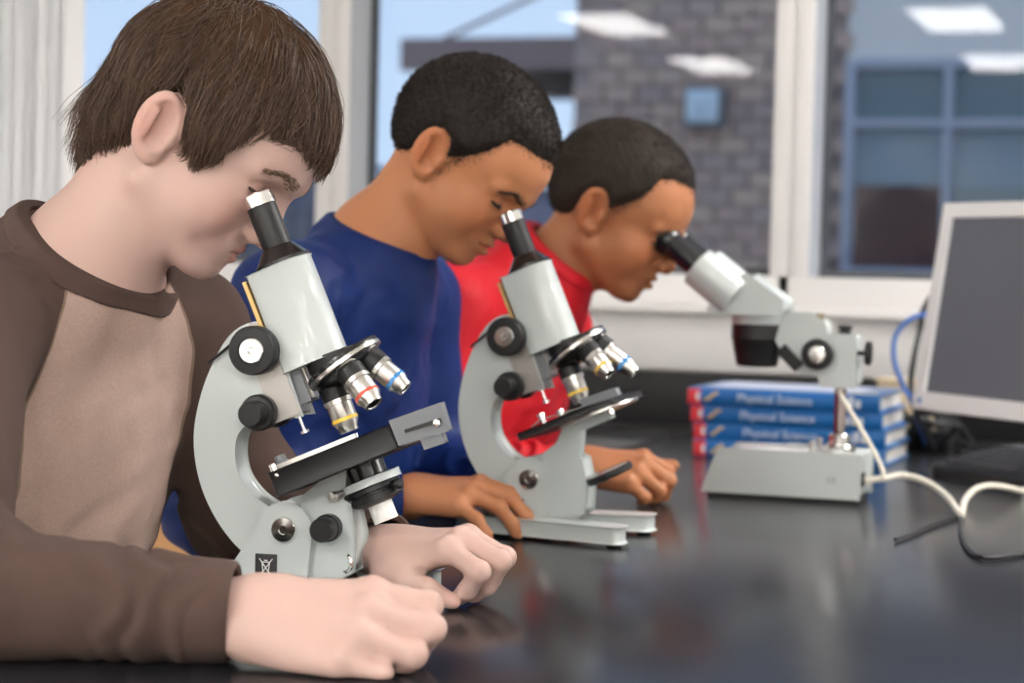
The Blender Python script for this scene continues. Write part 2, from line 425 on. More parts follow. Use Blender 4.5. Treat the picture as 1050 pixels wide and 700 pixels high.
# canopy
CY = 12.6
a = at_y(413, 40, CY); b = at_y(590, 94, CY); b.x = xa
cp = empty('canopy', (a.x, CY, b.z)); tag(cp, 'flat brown entrance canopy with a slanting tie rod outside', 'canopy')
zc1 = at_y(500, 39, CY).z-b.z; zc0 = at_y(500, 72, CY).z-b.z
box('fascia', ((b.x-a.x)/2, 0, (zc0+zc1)/2), (b.x-a.x, .08, zc1-zc0), M_SOFF, cp)
box('roof_slab', ((b.x-a.x)/2, .75, (zc1+zc0)/2), (b.x-a.x-.02, 1.4, (zc1-zc0)*.8), M_SOFF, cp)
xs = at_y(478, 80, CY).x-a.x
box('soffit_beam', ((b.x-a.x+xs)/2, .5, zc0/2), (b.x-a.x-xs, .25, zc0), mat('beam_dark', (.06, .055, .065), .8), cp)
p0 = at_y(455, 40, CY); p1 = at_y(600, -28, CY)
tube('tie_rod', [p0-cp.location, p1-cp.location], .016, M_SOFF, cp)
# far buildings and ground
struct(box('ground', (0, 24, -.25), (90, 40, .1), mat('asphalt', (.16, .16, .17), .9, noise=(3, (.2, .2, .2), .6))))
def far_building(px0, px1, py, y, col, label, nw):
    a = at_y(px0, py, y); b = at_y(px1, py, y); e = empty('far_building', (a.x, y, -.2)); tag(e, label, 'building')
    h = a.z+.2; w = b.x-a.x
    box('walls', (w/2, 1, h/2), (w, 2, h), mat('far_wall_%d' % px0, col, .9), e)
    box('roof', (w/2, 1, h+.04), (w+.2, 2.2, .08), mat('far_roof_%d' % px0, tuple(c*.7 for c in col), .9), e)
    pm = mat('far_pane_%d' % px0, tuple(c*.6 for c in col), .2)
    for i in range(nw):
        box('window', (w*(i+.5)/nw, -.01, h*.62), (w/nw*.55, .04, h*.28), pm, e)
far_building(200, 330, 168, 26, (.060, .100, .180), 'low dark blue building far outside the left window', 6)
far_building(384, 582, 196, 28, (.20, .21, .30), 'low violet grey building far below the canopy', 6)

# ------------------------------------------------------------------ benches
TX0, TX1, TY0, TY1 = -.90, .80, .85, 3.716
t = empty('lab_table', ((TX0+TX1)/2, (TY0+TY1)/2, 0)); tag(t, 'large black epoxy laboratory table under the microscopes', 'table')
def tl(c): return (c[0]-(TX0+TX1)/2, c[1]-(TY0+TY1)/2, c[2])
box('table_top', tl(((TX0+TX1)/2, (TY0+TY1)/2, T-.0165)), (TX1-TX0, TY1-TY0, .033), M_EPOXY, t, .003)
box('apron', tl(((TX0+TX1)/2+.1, (TY0+TY1)/2, T-.08)), (TX1-TX0-.5, TY1-TY0-.2, .09), M_OAK, t, .003)
for x in (-.52, .66):
    for y in (1.05, 3.45): box('leg', tl((x, y, (T-.034)/2)), (.07, .07, T-.036), M_OAK, t, .004)
bs = box('backsplash', (-.6, 3.732, T+.05), (4.6, .032, .099), mat('black_splash', (.012, .012, .013), .5, spec=.25), None, .002); tag(bs, 'low black backsplash along the foot of the white window wall', 'backsplash')
c = empty('wall_counter', (-1.95, 3.42, 0)); tag(c, 'black topped oak counter under the window behind the boys', 'counter')
box('counter_top', (0, 0, T-.0165), (2.08, .58, .033), M_EPOXY, c, .003)
for k in range(3):
    cb = box('cabinet_body', (-.68+.68*k, .02, .36), (.675, .52, .72), M_OAK, c, .002)
    for s in (-1, 1):
        dr = box('door', (-.68+.68*k+s*.168, -.25, .38), (.325, .02, .64), M_OAK, cb, .004)
        tube('handle', [(-.68+.68*k+s*.04, -.262, .56), (-.68+.68*k+s*.04, -.285, .57), (-.68+.68*k+s*.04, -.285, .65), (-.68+.68*k+s*.04, -.262, .66)], .005, M_STEEL, dr)
# stools
def stool(x, y, label):
    e = empty('stool', (x, y, 0)); tag(e, label, 'stool', 'wooden stools')
    h = T-.34
    lathe('seat', [(.14, h-.03), (.16, h-.022), (.162, h-.008), (.15, h), (.05, h-.004)], M_OAK, e, 40)
    for k in range(4):
        a = math.pi/4+k*math.pi/2
        tube('leg', [(.10*math.cos(a), .10*math.sin(a), h-.028), (.18*math.cos(a), .18*math.sin(a), .005)], .011, M_STEEL, e)
    bm = bmesh.new(); add_tube(bm, [(.152*math.cos(t), .152*math.sin(t), .15) for t in [i*2*math.pi/32 for i in range(33)]], .006); bm_obj('foot_ring', bm, M_STEEL, e, smooth=40)
stool(-1.11, 1.64, 'round oak stool under the boy in brown'); stool(-1.06, 2.17, 'round oak stool under the boy in blue'); stool(-1.05, 2.62, 'round oak stool under the boy in red')
# ------------------------------------------------------------------ microscopes
M_ENAMEL = mat('pale_green_grey_enamel', (.485, .525, .52), .30, spec=.5, coat=.3, bump=(500, .03))
M_BLACK = mat('black_anodised', (.013, .013, .014), .42, spec=.35, bump=(800, .05))
M_BLACKG = mat('black_gloss', (.012, .012, .013), .2)
M_CHROME = mat('chrome', (.80, .79, .77), .14, metal=1.0)
M_NICKEL = mat('satin_nickel', (.60, .58, .55), .28, metal=1.0)
M_GREYM = mat('grey_stage_paint', (.16, .17, .185), .45)
M_BRASS = mat('brass_rack', (.55, .38, .16), .35, metal=.8)
M_YEL = mat('yellow_ring', (.80, .52, .05), .4); M_REDR = mat('red_ring', (.65, .10, .06), .4); M_BLUER = mat('blue_ring', (.05, .25, .60), .4)
M_LABEL = mat('label_black', (.012, .012, .014), .5); M_MARK = mat('mark_white', (.75, .75, .75), .6)
M_RUBBER = mat('rubber', (.015, .015, .016), .8)
CA, SA = math.cos(math.radians(23.5)), math.sin(math.radians(23.5))
def tp(u, y, w):
    """tilted microscope frame (mm) -> microscope local (m)"""
    return Vector((-16+u*CA-w*SA, y, 61+u*SA+w*CA))/1000
def tv(u, y, w): return Vector((u*CA-w*SA, y, u*SA+w*CA))
def tlathe(name, prof, m, par, c, ax=(0, 0, 1), n=32, smooth=35):
    return lathe(name, [(r/1000, h/1000) for r, h in prof], m, par, n, tp(*c), tv(*ax), smooth)
def mm(x, y, z): return Vector((x, y, z))/1000
def smooth_poly(pts, n=6): return [(p.x, p.y) for p in catmull([(a, b, 0) for a, b in pts], n, True)]

def compound(loc, label, full):
    R = empty('microscope', loc); tag(R, label, 'microscope', 'student compound microscopes')
    # horseshoe foot
    bm = bmesh.new()
    outer = [(-104, 0), (-98, -26), (-78, -44), (-50, -50), (0, -58), (60, -68), (97, -75)]
    pts = [(97, -75)]+[(103, -72), (105, -66), (104, -48), (100, -43), (94, -41), (20, -27), (8, -20), (4, 0)]
    half = outer+pts[1:]
    full_pts = half+[(x, -y) for x, y in half[::-1]][1:-1]
    add_prism(bm, full_pts, 4, 22, lambda u, w, t: mm(u, w, t))
    base = bm_obj('base', bm, M_ENAMEL, R, bevel=.003, smooth=40, seg=3)
    for x, y in ((94, -60), (94, 60), (-85, 0)): lathe('rubber_foot', [(.008, 0), (.008, .0045)], M_RUBBER, base, 16, mm(x, y, 0))
    # two triangular cheeks that carry the hinge
    for s in (-1, 1):
        bm = bmesh.new(); c = []
        for k in range(0, 13): a = math.radians(-5+ k*15); c.append((-12+22*math.cos(a), 62+22*math.sin(a)))
        c += [(-62, 21), (6, 21)]
        add_prism(bm, c, s*18, s*30, lambda u, w, t: mm(u, t, w))
        bm_obj('cheek', bm, M_ENAMEL, R, bevel=.003, smooth=40, seg=3)
        h = lathe('hinge_screw', [(.0115, 0), (.0115, .003), (.0105, .0045), (.004, .0052), (.0035, .0035)], M_CHROME, R, 28, mm(-12, s*30, 63), (0, s, 0))
    # label with the crossed-out bin
    lb = box('rating_label', mm(-28, -30.6, 28), (.020, .0012, .026), M_LABEL, R, .002)
    bm = bmesh.new()
    def ln(a, b, r=.00045): add_tube(bm, [mm(-28+a[0], -31.5, 29+a[1]), mm(-28+b[0], -31.5, 29+b[1])], r, 5)
    for a, b in (((-4, 5), (4, 5)), ((-3.4, 5), (-2.4, -5)), ((3.4, 5), (2.4, -5)), ((-2.4, -5), (2.4, -5)), ((-1.5, 6.5), (1.5, 6.5)), ((-6, 8), (6, -8)), ((6, 8), (-6, -8))): ln(a, b)
    add_box(bm, mm(-28, -31.3, 18.3), (.011, .0006, .0022))
    bm_obj('bin_symbol', bm, M_MARK, lb)
    # curved arm with lower body
    o = [(-22, 236), (-48, 238), (-68, 226), (-84, 198), (-94, 168), (-98, 138), (-94, 108), (-84, 82), (-68, 58), (-49, 40), (-26, 28)]
    o = [(p.x, p.y) for p in catmull([(a, b, 0) for a, b in o], 4)]
    lowb = [(4, 20), (26, 17), (33, 22), (45, 30), (46, 58), (40, 84), (26, 92), (6, 90), (-12, 78)]
    inn = [(-30, 76), (-48, 87), (-62, 104), (-67, 123), (-65, 142), (-55, 154), (-38, 159), (-21, 162)]
    inn = [(p.x, p.y) for p in catmull([(a, b, 0) for a, b in inn], 4)]
    bm = bmesh.new(); add_prism(bm, o+lowb+inn+[(-6, 164), (-22, 205)], -17, 17, lambda u, w, t: mm(u, t, w))
    bm_obj('arm', bm, M_ENAMEL, R, bevel=.006, smooth=50, seg=3)
    bm = bmesh.new(); add_prism(bm, [(-2, 24), (24, 19), (44, 30), (45, 58), (38, 84), (24, 90), (4, 84)], -22, 22, lambda u, w, t: mm(u, t, w))
    bm_obj('lower_body', bm, M_ENAMEL, R, bevel=.004, smooth=40, seg=3)
    # stage bracket
    bm = bmesh.new(); add_prism(bm, [(2, 92), (14, 102), (22, 122), (66, 140), (69, 133), (36, 118), (34, 84)], -13, 13, lambda u, w, t: mm(u, t, w))
    bm_obj('stage_bracket', bm, M_ENAMEL, R, bevel=.002, smooth=40)
    # focusing slide: steel plate, rack, dark rail
    bm = bmesh.new(); add_prism(bm, [(29, 90), (52, 90), (52, 172), (40, 178), (29, 168)], -19.5, 19.5, lambda u, w, t: tp(u, t, w))
    bm_obj('slide_plate', bm, mat('slide_steel', (.40, .38, .36), .38, metal=.9), R, bevel=.001)
    bm = bmesh.new(); add_prism(bm, [(52, 97), (63, 97), (63, 128), (52, 128)], -13, 13, lambda u, w, t: tp(u, t, w)); bm_obj('dovetail_rail', bm, M_GREYM, R, bevel=.001)
    bm = bmesh.new(); add_prism(bm, [(58, 99), (66, 99), (66, 130), (58, 130)], -8, 8, lambda u, w, t: tp(u, t, w)); bm_obj('dovetail_rail', bm, M_NICKEL, R, bevel=.0005)
    bm = bmesh.new(); add_prism(bm, [(48, 150), (51.5, 150), (51.5, 213), (48, 213)], -25, -17, lambda u, w, t: tp(u, t, w)); bm_obj('rack', bm, M_BRASS, R)
    st = tlathe('stop_screw', [(1.6, 0), (1.6, -16), (4, -16.5), (4, -19), (1, -19.5)], M_CHROME, R, (46, -6, 91), n=14)
    tlathe('lock_nut', [(4, 0), (4, 4), (2, 4)], M_NICKEL, st, (46, -6, 87), n=6, smooth=None)
    # body tube: oblong rounded casting
    bm = bmesh.new(); sec = []
    for k in range(17):
        a = -math.pi/2+math.pi*k/16; sec.append((81+26*math.cos(a), 26*math.sin(a)))
    sec += [(54, 24), (52, 21), (52, -21), (54, -24)]
    add_prism(bm, sec, 126, 217, lambda u, w, t: tp(u, w, t))
    bm_obj('body_tube', bm, M_ENAMEL, R, bevel=.0015, smooth=35)
    eb = (82, 0, 216)
    tlathe('eyepiece_collar', [(25, 0), (25, 4), (23, 6), (16, 15), (14, 17)], M_BLACKG, R, eb, n=40)
    ep = tlathe('eyepiece', [(13.2, 12), (13.2, 56), (12.8, 56.5)], M_BLACK, R, eb, n=40)
    tlathe('eyepiece_ring', [(14.2, 55.5), (14.2, 66), (13, 67.5), (9, 67.5), (8, 66)], M_CHROME, ep, eb, n=40)
    tlathe('eye_lens', [(7, 65), (4, 65.9), (.5, 66.2)], M_BLACKG, ep, eb, n=24)
    # coarse and fine focus on both sides
    for s in (-1, 1):
        k = tlathe('coarse_knob', [(8, 0), (8, 4), (20.5, 4.5), (21.5, 6), (21.5, 17), (20, 19.5), (12, 20), (11.5, 18.5)], M_BLACK, R, (38, s*19, 154), (0, s, 0), 40)
        tlathe('knob_cap', [(11.2, 17), (11.2, 20.3), (10.4, 21.2), (3, 21.3), (2.2, 20)], M_CHROME, k, (38, s*19, 154), (0, s, 0), 32)
        f = tlathe('fine_knob', [(16, 0), (16, 10), (14.5, 12), (11, 12.5), (11, 30), (10, 31.5), (1, 31.5)], M_BLACK, R, (19, s*17, 103), (0, s, 0), 36)
    tube('stop_lever', [tp(18, -20, 168), tp(-8, -22, 160)], .0014, M_BLACK, R, 6)
    # revolving nosepiece, its axis leaning forward
    ax = (math.sin(math.radians(15)), 0, -math.cos(math.radians(15)))
    NC = (99, 0, 121)
    tlathe('nosepiece_mount', [(20, 0), (24, -5), (24, 6)], M_BLACK, R, (92, 0, 122))
    nz = tlathe('nosepiece', [(26, 0), (36, 1), (36.5, 3), (36.5, 6.5), (33, 8), (30, 13), (16, 20), (4, 21)], M_BLACKG, R, NC, ax, 48)
    tlathe('nosepiece_ring', [(36.7, 5), (36.9, 6), (36.9, 8.5), (35.5, 9.2), (33.5, 9)], M_NICKEL, nz, NC, ax, 48)
    A = Vector(ax); e1 = Vector((-A.z, 0, A.x))*-1        # towards the arm (minus u)
    e1 = Vector((-math.cos(math.radians(15)), 0, -math.sin(math.radians(15)))); e2 = Vector((0, -1, 0))
    objs = [(0, M_YEL, 26, 11.5), (105, M_REDR, 24, 11.5), (172, M_BLUER, 27, 10.5)] if full else [(0, M_YEL, 26, 11.5), (125, M_YEL, 24, 10.5), (190, M_BLUER, 36, 10)]
    for ang, ringm, ln_, r in objs:
        a = math.radians(ang); rad = e1*math.cos(a)+e2*math.sin(a)
        d = (A*math.cos(math.radians(15))-rad*-math.sin(math.radians(15))*0+rad*(-math.sin(math.radians(15)) if False else math.sin(math.radians(15)))).normalized()
        c = Vector(NC)+A*10+rad*20
        c = (c.x, c.y, c.z); dd = (d.x, d.y, d.z)
        ob = tlathe('objective', [(13, 0), (13, 4), (11, 5), (11, 17), (r+1.5, 17), (r+1.5, 21), (r, 21.5), (r, 21+ln_*.65), (r-2.5, 21+ln_*.85), (r-3, 21+ln_), (r-5, 21+ln_), (r-6, 19+ln_)], M_NICKEL, R, c, dd, 36)
        tlathe('knurled_grip', [(12.2, 5), (12.6, 6), (12.6, 16), (12.2, 17)], M_BLACK, ob, c, dd, 30, smooth=None)
        tlathe('colour_ring', [(r+.15, 21+ln_*.5), (r+.35, 21.3+ln_*.5), (r+.35, 21+ln_*.62), (r+.15, 21.2+ln_*.62)], ringm, ob, c, dd, 36)
        tlathe('front_lens', [(r-5.2, 20.2+ln_), (r-6.5, 20.6+ln_), (.5, 20.8+ln_)], M_BLACKG, ob, c, dd, 20)
    # stage
    bm = bmesh.new(); add_prism(bm, [(20, -57), (132, -57), (135, -54), (135, 54), (132, 57), (20, 57), (17, 54), (17, -54)], 28 if full else 42, 50, lambda u, w, t: tp(u, w, t))
    stg = bm_obj('stage', bm, M_BLACK, R, bevel=.0015, smooth=40)
    if full:
        # mechanical stage: grey bracket past the front edge, slide holder rail, slide, thumb knob
        bm = bmesh.new(); add_prism(bm, [(136, 31), (180, 27), (182, 50), (136, 52)], -57, -44, lambda u, w, t: tp(u, t, w)); g = bm_obj('stage_drive', bm, M_GREYM, R, bevel=.001)
        bm = bmesh.new(); add_prism(bm, [(145, 38), (178, 35), (178, 39), (145, 41)], -58.2, -57, lambda u, w, t: tp(u, t, w)); bm_obj('drive_slot', bm, M_BLACKG, g)
        bm = bmesh.new(); add_prism(bm, [(155, 20), (172, 19), (172, 27), (155, 28)], -55, -40, lambda u, w, t: tp(u, t, w)); bm_obj('drive_stop', bm, M_GREYM, g, bevel=.001)
        tlathe('drive_screw', [(3, 0), (3, 4), (1, 4.4)], M_CHROME, g, (174, -57, 36), (0, -1, 0), 14)
        bm = bmesh.new(); add_prism(bm, [(24, 50), (100, 50), (100, 53.5), (24, 53.5)], -50, -42, lambda u, w, t: tp(u, t, w)); bm_obj('slide_holder', bm, M_CHROME, R, bevel=.0006)
        gl = box('glass_slide', (0, 0, 0), (.001, .001, .001), M_GLASS, R) if False else None
        bm = bmesh.new(); add_prism(bm, [(68, 50.2), (94, 50.2), (94, 51.3), (68, 51.3)], -38, 38, lambda u, w, t: tp(u, t, w)); bm_obj('glass_slide', bm, mat('slide_glass', (.70, .76, .76), .08), R)
        tlathe('holder_knob', [(6.5, 0), (6.5, 5), (5, 6), (5, 11), (1, 11.5)], M_GREYM, R, (28, -40, 50), n=18)
        tlathe('holder_screw', [(3, 0), (3, 6), (1, 6.5)], M_CHROME, R, (22, -50, 50), n=14)
        tlathe('edge_screw', [(2.2, 0), (2.2, 1.4), (.5, 1.6)], M_CHROME, R, (25, -57, 45), (0, -1, 0), 12)
        # condenser under the stage
        cd = tlathe('condenser', [(17, 34), (17, 16), (19, 15), (19, 12)], M_BLACKG, R, (84, 0, 0), n=36)
        bm = bmesh.new(); ring = [(84+27*math.cos(t), 27*math.sin(t)) for t in [i*2*math.pi/36 for i in range(36)]]
        add_prism(bm, ring, 8, 15, lambda u, w, t: tp(u, w, t)); bm_obj('condenser_ring', bm, M_ENAMEL, R, bevel=.001, smooth=35)
        tlathe('clamp_screw', [(3, 0), (3, 10), (4.5, 10.5), (4.5, 15), (1, 15.4)], M_NICKEL, R, (62, -16, 11), (-.5, -.85, 0), 14)
        tlathe('iris', [(24, 8), (24.5, 6), (24.5, 3), (22, 2.5), (22, .5), (23.5, 0), (23.5, -5), (20, -7), (12, -9)], M_BLACK, R, (84, 0, 0), n=40)
        tlathe('iris_lever', [(4, 0), (5, 2), (5, 9), (3, 11)], M_BLACK, R, (104, -10, 1), (.8, -.6, 0), 14)
        tlathe('lamp_tube', [(11, -7), (11, -25), (9.5, -25.4)], mat('white_plastic', (.78, .77, .74), .35), R, (84, 0, 0), n=30)
        kn = lathe('condenser_knob', [(r/1000, h/1000) for r, h in ((12, 0), (12, 9), (10.5, 10), (10.5, 24), (9.5, 25.5), (1, 25.5))], M_BLACK, R, 28, mm(26, -22, 66), (0, -1, 0))
        tube('cord_clip', catmull([mm(38, -15, 38), mm(44, -22, 42), mm(47, -24, 34), mm(42, -22, 28), mm(36, -18, 32)], 6), .0018, M_CHROME, R, 7)
    else:
        for y in (-34, 34):
            cpz = tlathe('stage_clip_post', [(3.2, 0), (3.2, 8), (4.5, 9), (4.5, 12), (1, 13)], M_CHROME, R, (44, y, 50), n=16)
            bm = bmesh.new(); add_prism(bm, [(30, 51.5), (44, 55), (92, 51), (96, 53), (96, 54), (92, 52.2), (44, 56.2), (30, 52.5)], y-4, y+4, lambda u, w, t: tp(u, t, w)); bm_obj('stage_clip', bm, M_CHROME, cpz)
        bm = bmesh.new(); add_prism(bm, [(100, 51), (139, 48), (139, 56), (100, 58)], -58, -42, lambda u, w, t: tp(u, t, w)); bm_obj('slide_stop', bm, M_GREYM, R, bevel=.001)
        tlathe('diaphragm', [(46, 42), (46, 39), (20, 38.5)], M_NICKEL, R, (96, 0, 0), n=40)
        tlathe('diaphragm_screw', [(4, 39), (4, 34), (1, 33)], M_CHROME, R, (116, -24, 0), n=14)
        # tilting mirror on its fork
        mz = lathe('mirror', [(.026, -.004), (.027, -.002), (.027, .003), (.025, .004), (.024, .003)], M_BLACKG, R, 36, mm(72, -8, 72), (-.42, -.10, .9))
        lathe('mirror_glass', [(.0235, .003), (.0235, .0036)], M_CHROME, mz, 36, mm(72, -8, 72), (-.42, -.10, .9))
        lathe('mirror_stem', [(.004, 0), (.004, .03), (.006, .031)], M_NICKEL, R, 14, mm(30, -6, 56), Vector((.9, 0, .38)))
    return R
compound((-.750, 1.640, T), 'nearest pale compound microscope with a black mechanical stage and condenser', True).rotation_euler.z = math.radians(7)
compound((-.692, 2.145, T), 'middle pale compound microscope with plain stage clips and a tilting mirror', False)

# ---- stereo microscope
def stereo(loc):
    R = empty('stereo_microscope', loc); tag(R, 'stereo microscope with two black eyepieces on a boxy pale base', 'microscope')
    bm = bmesh.new(); add_prism(bm, [(-97, 9), (104, 9), (104, 62), (-74, 62), (-79, 59)], -46, 56, lambda u, w, t: mm(u, t, w))
    bs_ = bm_obj('base', bm, M_ENAMEL, R, bevel=.003, smooth=40, seg=3)
    bm = bmesh.new(); add_prism(bm, [(-92, 0), (100, 0), (100, 9), (-92, 9)], -42, 52, lambda u, w, t: mm(u, t, w)); bm_obj('base_pad', bm, M_RUBBER, R, bevel=.001)
    lathe('stage_plate', [(.046, .062), (.046, .0645), (.044, .0655)], mat('stage_white', (.80, .80, .79), .3), R, 48, mm(-15, 5, 0))
    for y in (-22, 30):
        cl = lathe('stage_clip_post', [(.003, .062), (.003, .072), (.0045, .073), (.0045, .077), (.001, .078)], M_NICKEL, R, 14, mm(40, y, 0))
        box('stage_clip', mm(20, y, 68.5), (.045, .007, .001), M_NICKEL, cl)
    text_obj('conformity_mark', 'CE', .010, Matrix.Translation(mm(70, -46.3, 30)) @ Matrix.Rotation(math.pi/2, 4, 'X'), M_GREYM, bs_)
    box('power_socket', mm(104.5, -12, 30), (.003, .022, .018), M_BLACKG, bs_, .0008)
    PX, PY = 69, 8
    lathe('pole_collar', [(.022, .062), (.022, .070), (.020, .072), (.014, .073), (.014, .084), (.012, .086)], M_CHROME, R, 36, mm(PX, PY, 0))
    lathe('pole', [(.0078, .07), (.0078, .225), (.007, .228)], mat('dark_steel_pole', (.32, .27, .26), .22, metal=1), R, 28, mm(PX, PY, 0))
    # clamp block with knobs
    bm = bmesh.new(); add_prism(bm, [(48, 150), (88, 150), (90, 154), (88, 214), (52, 214), (44, 200), (40, 178)], -14, 30, lambda u, w, t: mm(u, t, w)); bm_obj('clamp_block', bm, M_ENAMEL, R, bevel=.003, smooth=40, seg=3)
    lathe('clamp_top_screw', [(.007, .212), (.007, .222), (.009, .223), (.009, .227), (.002, .228)], M_BLACK, R, 18, mm(PX+5, PY-6, 0))
    k = lathe('clamp_knob', [(.003, 0), (.003, .010), (.015, .011), (.016, .014), (.015, .018), (.004, .019)], M_BLACK, R, 24, mm(89, PY, 192), (1, 0, 0))
    bm = bmesh.new(); add_prism(bm, [(-2, 238), (30, 240), (48, 228), (52, 190), (40, 168), (22, 166), (4, 184), (-10, 206)], -16, 24, lambda u, w, t: mm(u, t, w)); bm_obj('focus_arm', bm, M_ENAMEL, R, bevel=.004, smooth=40, seg=3)
    box('rack_bar', mm(40, 2, 222), (.010, .012, .040), mat('bronze_rack', (.22, .18, .12), .4, metal=.6), R, .001)
    for s in (-1, 1):
        y = -16 if s < 0 else 24
        k = lathe('focus_knob', [(.009, 0), (.009, .004), (.0195, .005), (.0205, .007), (.0205, .017), (.019, .019), (.012, .0195), (.012, .017)], M_BLACK, R, 36, mm(44, y, 190), (0, s, 0))
        lathe('knob_cap', [(.0115, .016), (.0115, .0185), (.010, .020), (.002, .0203)], M_CHROME, k, 28, mm(44, y, 190), (0, s, 0))
    lathe('lamp_housing', [(.013, 0), (.013, .020), (.012, .0215)], M_BLACK, R, 28, mm(12, -4, 182), (.55, 0, -.83)) if False else None
    bm = bmesh.new(); add_prism(bm, [(-9, 190), (14, 168), (22, 177), (0, 199)], -22, 14, lambda u, w, t: mm(u, t, w)); bm_obj('upper_lamp', bm, M_BLACKG, R, bevel=.002)
    # head: prism body, ring, objective
    bm = bmesh.new(); add_prism(bm, [(-96, 242), (-6, 242), (-4, 256), (-50, 288), (-84, 274)], -42, 34, lambda u, w, t: mm(u, t, w)); bm_obj('prism_body', bm, M_ENAMEL, R, bevel=.004, smooth=40, seg=3)
    lathe('head_ring', [(.033, .225), (.034, .228), (.034, .242), (.033, .243)], M_ENAMEL, R, 48, mm(-42, 4, 0))
    ob = lathe('objective_housing', [(.024, .170), (.027, .171), (.0335, .205), (.0345, .206), (.0345, .225), (.033, .226)], M_BLACK, R, 48, mm(-42, 4, 0))
    lathe('objective_lens', [(.020, .1695), (.012, .1690), (.002, .1688)], M_BLACKG, ob, 32, mm(-42, 4, 0))
    # two inclined eyepiece tubes
    d = Vector((-.80, 0, .62)).normalized()
    for y in (-34, 20):
        b0 = mm(-74, y, 267)
        sl = lathe('tube_sleeve', [(.026, -.012), (.027, -.010), (.027, .052), (.025, .054), (.018, .0545)], M_ENAMEL, R, 40, b0, d)
        e = lathe('eyepiece', [(.0165, .05), (.0165, .098), (.0185, .099), (.0195, .102), (.0195, .120), (.017, .125), (.012, .127)], M_BLACKG, R, 36, b0, d)
        lathe('eyecup', [(.0190, .114), (.0200, .116), (.0210, .128), (.0195, .136), (.0140, .137), (.011, .130)], M_RUBBER, e, 36, b0, d)
    return R
stereo((-.530, 2.650, T))
# ------------------------------------------------------------------ people
def both(fn, *pts):
    """evaluate fn for the right (-y) and left (+y) side"""
    return [fn(s) for s in (-1, 1)]
def head_base(q):
    """skull and jaw without features, q in head space (mm)"""
    d = s_ell(q, (0, 0, 39), (93, 73, 83))
    d = smin(d, s_ell(q, (48, 0, 40), (46, 57, 50)), 16)
    d = smin(d, s_ell(q, (40, 0, -20), (49, 53, 62)), 18)
    for s in (-1, 1):
        d = smin(d, s_cone(q, (6, s*45, -40), (66, s*14, -66), 16, 15), 20)
        d = smin(d, s_ell(q, (50, s*37, -20), (29, 23, 30)), 16)
    return d
def head_sdf(q, o):
    d = head_base(q)
    ez = o.get('eye_z', 8)
    d = smin(d, s_ell(q, (75, 0, -68), (15, 18, 13)), 12)
    d = smin(d, s_ell(q, (70, 0, -42), (22, 27, 19)), 14)
    d = smin(d, s_cone(q, (88, -11, ez+16), (88, 11, ez+16), 7, 7), 10)
    for s in (-1, 1):
        d = smin(d, s_cone(q, (86, s*14, ez+17), (70, s*46, ez+15), 8.5, 7), 9)
        d = smax(d, -s_ell(q, (93, s*31, ez), (18, 19, 11)), 9)
        d = smin(d, s_ell(q, (67.5, s*31, ez), (12.5, 13.5, 12.5)), 2.0)          # closed or lowered lid over the eyeball
        d = smax(d, -s_cone(q, (80.8, s*20, ez+5.5), (76.5, s*42, ez+5), .9, .7), 1.8)  # lid crease
        d = smin(d, s_cone(q, (77, s*20, ez-9), (73, s*40, ez-8), 4, 3.5), 7)       # lower lid pouch
    # nose
    d = smin(d, s_cone(q, (86, 0, ez+10), (102, 0, -12), 6.0, 8.2), 9)
    d = smin(d, s_ell(q, (103, 0, -15.5), (9.5, 8.5, 8)), 5)
    for s in (-1, 1):
        d = smin(d, s_ell(q, (96, s*10.5, -19.5), (9.5, 6.5, 6.8)), 4)
    d = smin(d, s_cone(q, (92, 0, -26), (104, 0, -21), 4.5, 4.5), 4)
    for s in (-1, 1):
        d = smax(d, -s_ell(q, (101, s*6, -26.5), (5.5, 3.0, 4.5)), 2)
    # lips
    lf = o.get('lip', 1.0)
    for s in (-1, 1):
        d = smin(d, s_cone(q, (91.5+o.get('lipx', 0), s*2.5, -37.5), (79, s*22, -43), 4.6*lf, 2.4), 4)
        d = smin(d, s_cone(q, (90.3+o.get('lipx', 0), 0, -47.5), (79, s*20, -44.5), 5.0*lf, 2.4), 4)
    for s in (-1, 1):
        d = smax(d, -s_cone(q, (95.2+o.get('lipx', 0), 0, -42.3), (80.5, s*22, -43.6), 2.2, 1.7), 1.8)
    d = smax(d, -s_cone(q, (100, 0, -29), (97, 0, -35), 2, 2.2), 4)
    # ears
    for s in (-1, 1):
        R = rot('Z', -s*24) @ rot('Y', -16) @ rot('X', -s*8)
        e = np.array((-8, s*71, 0)) + 0
        loc = lambda v: e+R @ np.array((v[0], s*v[1], v[2]))
        sc_ = o.get('ear', 1.0)
        ear = s_ell(q, loc((0, 2, 2)), (18.5*sc_, 7, 31*sc_), R)
        ear = smin(ear, s_ell(q, loc((4, 1, -22)), (10, 6, 10), R), 6)
        bowl = s_ell(q, loc((2.5, 7.5, 4)), (13*sc_, 7.5, 22*sc_), R)
        ear = smax(ear, -bowl, 3)
        ear = smin(ear, s_cone(q, loc((-7, 4, -8)), loc((-5, 5, 14)), 3.2, 3.0), 3)
        ear = smax(ear, -s_ell(q, loc((5, 6, -4)), (7, 6, 9), R), 3)
        ear = smin(ear, s_ell(q, loc((14, 3.5, -5)), (5, 4, 6.5), R), 4)
        d = smin(d, ear, 5)
    return d
def polar_line(q, table):
    """height of a hairline by azimuth (degrees from straight ahead, both sides alike)"""
    az = np.degrees(np.arctan2(np.abs(q[:, 1]), q[:, 0]-0.0))
    return np.interp(az, [t[0] for t in table], [t[1] for t in table]).astype(f32)

